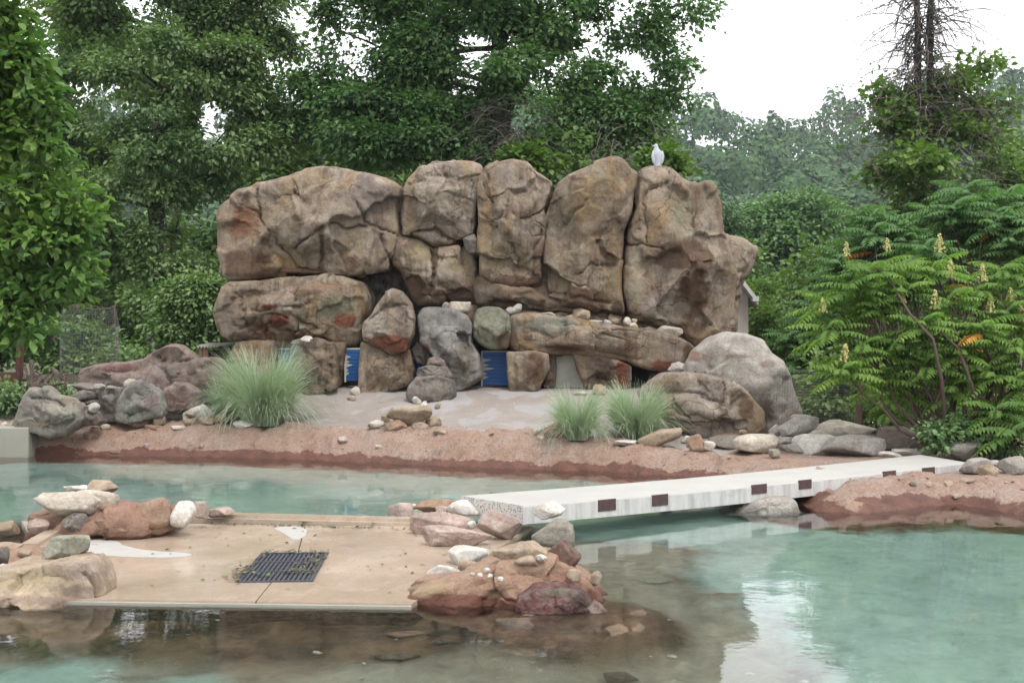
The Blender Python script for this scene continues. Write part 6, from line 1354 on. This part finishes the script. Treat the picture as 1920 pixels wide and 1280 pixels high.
sumac('sumac_shrub', 'near sumac with cream flower spikes and few orange leaves right of the stones', 14.6, 1800,
      [(1600, 530, 0), (1560, 610, 0), (1580, 690, -.2), (1640, 500, 0), (1650, 570, .2), (1700, 540, 0), (1730, 600, -.3), (1690, 640, .1), (1620, 640, 0), (1750, 500, .2), (1780, 560, 0), (1830, 540, .3), (1840, 610, -.3), (1890, 580, 0), (1900, 650, -.3), (1800, 650, -.2), (1740, 680, 0), (1860, 690, -.3), (1920, 710, -.4), (1790, 720, 0), (1650, 700, .2), (1700, 730, .5), (1930, 530, .2), (1880, 500, .3), (1950, 620, 0), (1870, 760, -.6), (1900, 800, -.9), (1690, 500, .4), (1760, 630, .2), (1960, 760, -.6), (1550, 560, .4), (1610, 560, .5)],
      'l_sum', 61, .58, [(1587, 470, 0, 26), (1663, 462, 0, 24), (1762, 460, 0, 34), (1782, 508, 0, 32), (1842, 515, 0, 32), (1543, 575, 0, 26), (1585, 665, -.2, 34), (1690, 555, 0, 30), (1753, 566, -.2, 34), (1793, 560, 0, 26), (1895, 555, 0, 26), (1857, 575, 0, 30), (1803, 670, -.2, 28), (1913, 590, 0, 30)], nl=15)
sumac('sumac_shrub', 'bluish green sumac behind, left of the vine covered tree', 23, 1630, tips_in([(1575, 395, 1700, 470), (1560, 450, 1690, 540)], 22, 62), 'l_sumb', 62, .75, nl=14)
sumac('sumac_shrub', 'tall bluish green sumac behind at the right edge', 18, 1850, tips_in([(1740, 360, 1940, 420), (1720, 390, 1960, 470), (1800, 345, 1950, 400)], 34, 63), 'l_sumb', 63, .62, nl=14)
sumac('sumac_shrub', 'dark low sumac in shade beside the large pale grey boulder', 28, 1500, tips_in([(1460, 560, 1560, 700), (1480, 620, 1640, 780), (1440, 600, 1500, 660)], 30, 64), 'l_sumb', 64, .8, nl=12)
sumac('sumac_shrub', 'shaded sumac thicket behind the near sumac', 17, 1750, tips_in([(1640, 640, 1900, 800), (1700, 600, 1950, 700)], 34, 65), 'l_sum', 65, .5, nl=11)
tree('shrub', 'low orange-tinged undergrowth beneath the sumac by the bridge end', 14.2, 1860, [(1860, 840), (1860, 820)], [(1760, 815, 30, 18), (1850, 800, 50, 26), (1910, 830, 40, 26)], 1600, .07, 'l_light', 66, limbs=0, tr=.02, cat='shrub')
tree('undergrowth', 'dark green undergrowth behind the right stone row', 19, 1700, [(1700, 800), (1700, 780)], [(1560, 760, 70, 36), (1680, 770, 80, 36), (1800, 780, 80, 36), (1900, 790, 70, 40), (1600, 700, 60, 40), (1750, 720, 90, 40)], 11000, .12, 'l_back', 67, limbs=0, tr=.03, cat='undergrowth')
tree('undergrowth', 'pale green undergrowth behind the rusty post at the left', 21, 40, [(40, 700), (40, 680)], [(0, 680, 60, 60), (60, 650, 60, 50), (20, 740, 60, 40), (100, 640, 50, 40)], 7000, .12, 'l_light', 68, limbs=0, tr=.03, cat='undergrowth')
tree('undergrowth', 'low dark weeds on the ground round the rusty post', 17.9, 30, [(30, 770), (30, 760)], [(-20, 765, 60, 34), (50, 752, 50, 24), (120, 748, 50, 18), (10, 735, 40, 24)], 4200, .07, 'l_map', 70, limbs=0, tr=.02, cat='undergrowth', base_z=.6)
tree('undergrowth', 'dark undergrowth behind the wire cage', 22, 220, [(220, 700), (220, 680)], [(160, 660, 70, 60), (250, 670, 70, 50), (330, 680, 70, 40), (120, 720, 60, 40), (420, 690, 50, 30)], 11000, .12, 'l_map', 69, limbs=0, tr=.03, cat='undergrowth')

# wire fence at the right
fY = 16.3; fence = empty('wire_fence', W3(1610, 800, fY), 'rusty wire mesh fence with a timber post behind the right stone row', 'fence')
mb = MB(); mb.tube([W3(1608, 812, fY), W3(1616, 700, fY)], .05, 8); mb.build('post', M['sbark'], fence)
mb = MB()
for k in range(64): x = 1450 + k * 5; mb.tube([W3(x, 800, fY + .05), W3(x + 3, 690, fY + .05)], .0018, 3, False)
for k in range(22): y = 692 + k * 5; mb.tube([W3(1450, y, fY + .05), W3(1770, y + 6, fY + .05)], .0018, 3, False)
o = mb.build('mesh_wires', M['wire'], fence); o['kind'] = 'stuff'

# grass clumps: arching blades
def grass(lab, px, py, rpx, hpx, n, seed, Yoff=0.0, sq=1.0):
    Y = hit(px, py) + Yoff; rs = np.random.RandomState(seed); c = W3(px, py, Y); R_ = rpx * 1.1 * Y / F; H = hpx * 1.4 * Y / F; c[2] = hz_(c[0], Y) - .02
    k = 8; T = np.linspace(0, 1, k); a = rs.uniform(0, 2 * math.pi, n); r0 = np.sqrt(rs.rand(n)) * R_ * .30; h = H * rs.uniform(.45, 1.0, n)
    th = np.abs(rs.normal(size=n)) * .5 + .06; th = np.minimum(th, 1.15)           # tilt of each blade at its foot
    az = a + rs.normal(size=n) * .6; bx = c[0] + r0 * np.cos(a); by = c[1] + r0 * np.sin(a) * sq; w = .0034 * rs.uniform(.6, 1.5, n); V = np.zeros((n, k, 2, 3))
    curl = rs.uniform(.6, 2.0, n) * (.35 + th); px_ = np.zeros(n); pz = np.zeros(n); tw = rs.normal(size=n) * .5
    for i, t in enumerate(T):
        g = th * .55 + curl * t ** 1.5
        if i: px_ = px_ + np.sin(g) * h / (k - 1); pz = pz + np.cos(g) * h / (k - 1)
        x = bx + np.cos(az + tw * t * .4) * px_; y = by + np.sin(az + tw * t * .4) * px_; ww = w * (1 - t ** 2.2) + .0007
        s_ = np.stack([-np.sin(az + a), np.cos(az + a), np.zeros(n)], -1)
        p = np.stack([x, y, c[2] + pz], -1); V[:, i, 0] = p - s_ * ww[:, None]; V[:, i, 1] = p + s_ * ww[:, None]
    V = V.reshape(-1, 3); b = np.arange(n)[:, None] * k * 2; Fq = np.concatenate([b + np.array([2 * i, 2 * i + 1, 2 * i + 3, 2 * i + 2]) for i in range(k - 1)])
    tag(mesh_obj('ornamental_grass', V, Fq, M['grassm'], None, c), lab, 'grass', 'ornamental grass clumps')
grass('big arching grass clump, widest of all, left on the sand before the blocky pillar', 492, 795, 100, 122, 3300, 1)
grass('lower grass clump sprawling at the left side of the big one', 428, 780, 55, 62, 700, 4)
grass('narrow grass clump in the middle of the right bank', 1082, 822, 58, 84, 1500, 2)
grass('upright grass clump by the rounded brown-grey boulder', 1192, 822, 72, 92, 2200, 3)
# ------------------------------------------------------------------ air
N = NT('haze_air'); pv = N.n('VolumePrincipled'); pv.inputs['Color'].default_value = (0.82, 0.92, 1.0, 1); pv.inputs['Density'].default_value = 0.0003
pv.inputs['Anisotropy'].default_value = 0.2; N.link(pv.outputs[0], N.out.inputs['Volume'])
mb = MB(); mb.box((0, 180, 58), (560, 300, 60.5)); tag(mb.build('haze', N.m), 'thin pale air over the whole scene', kind='stuff')
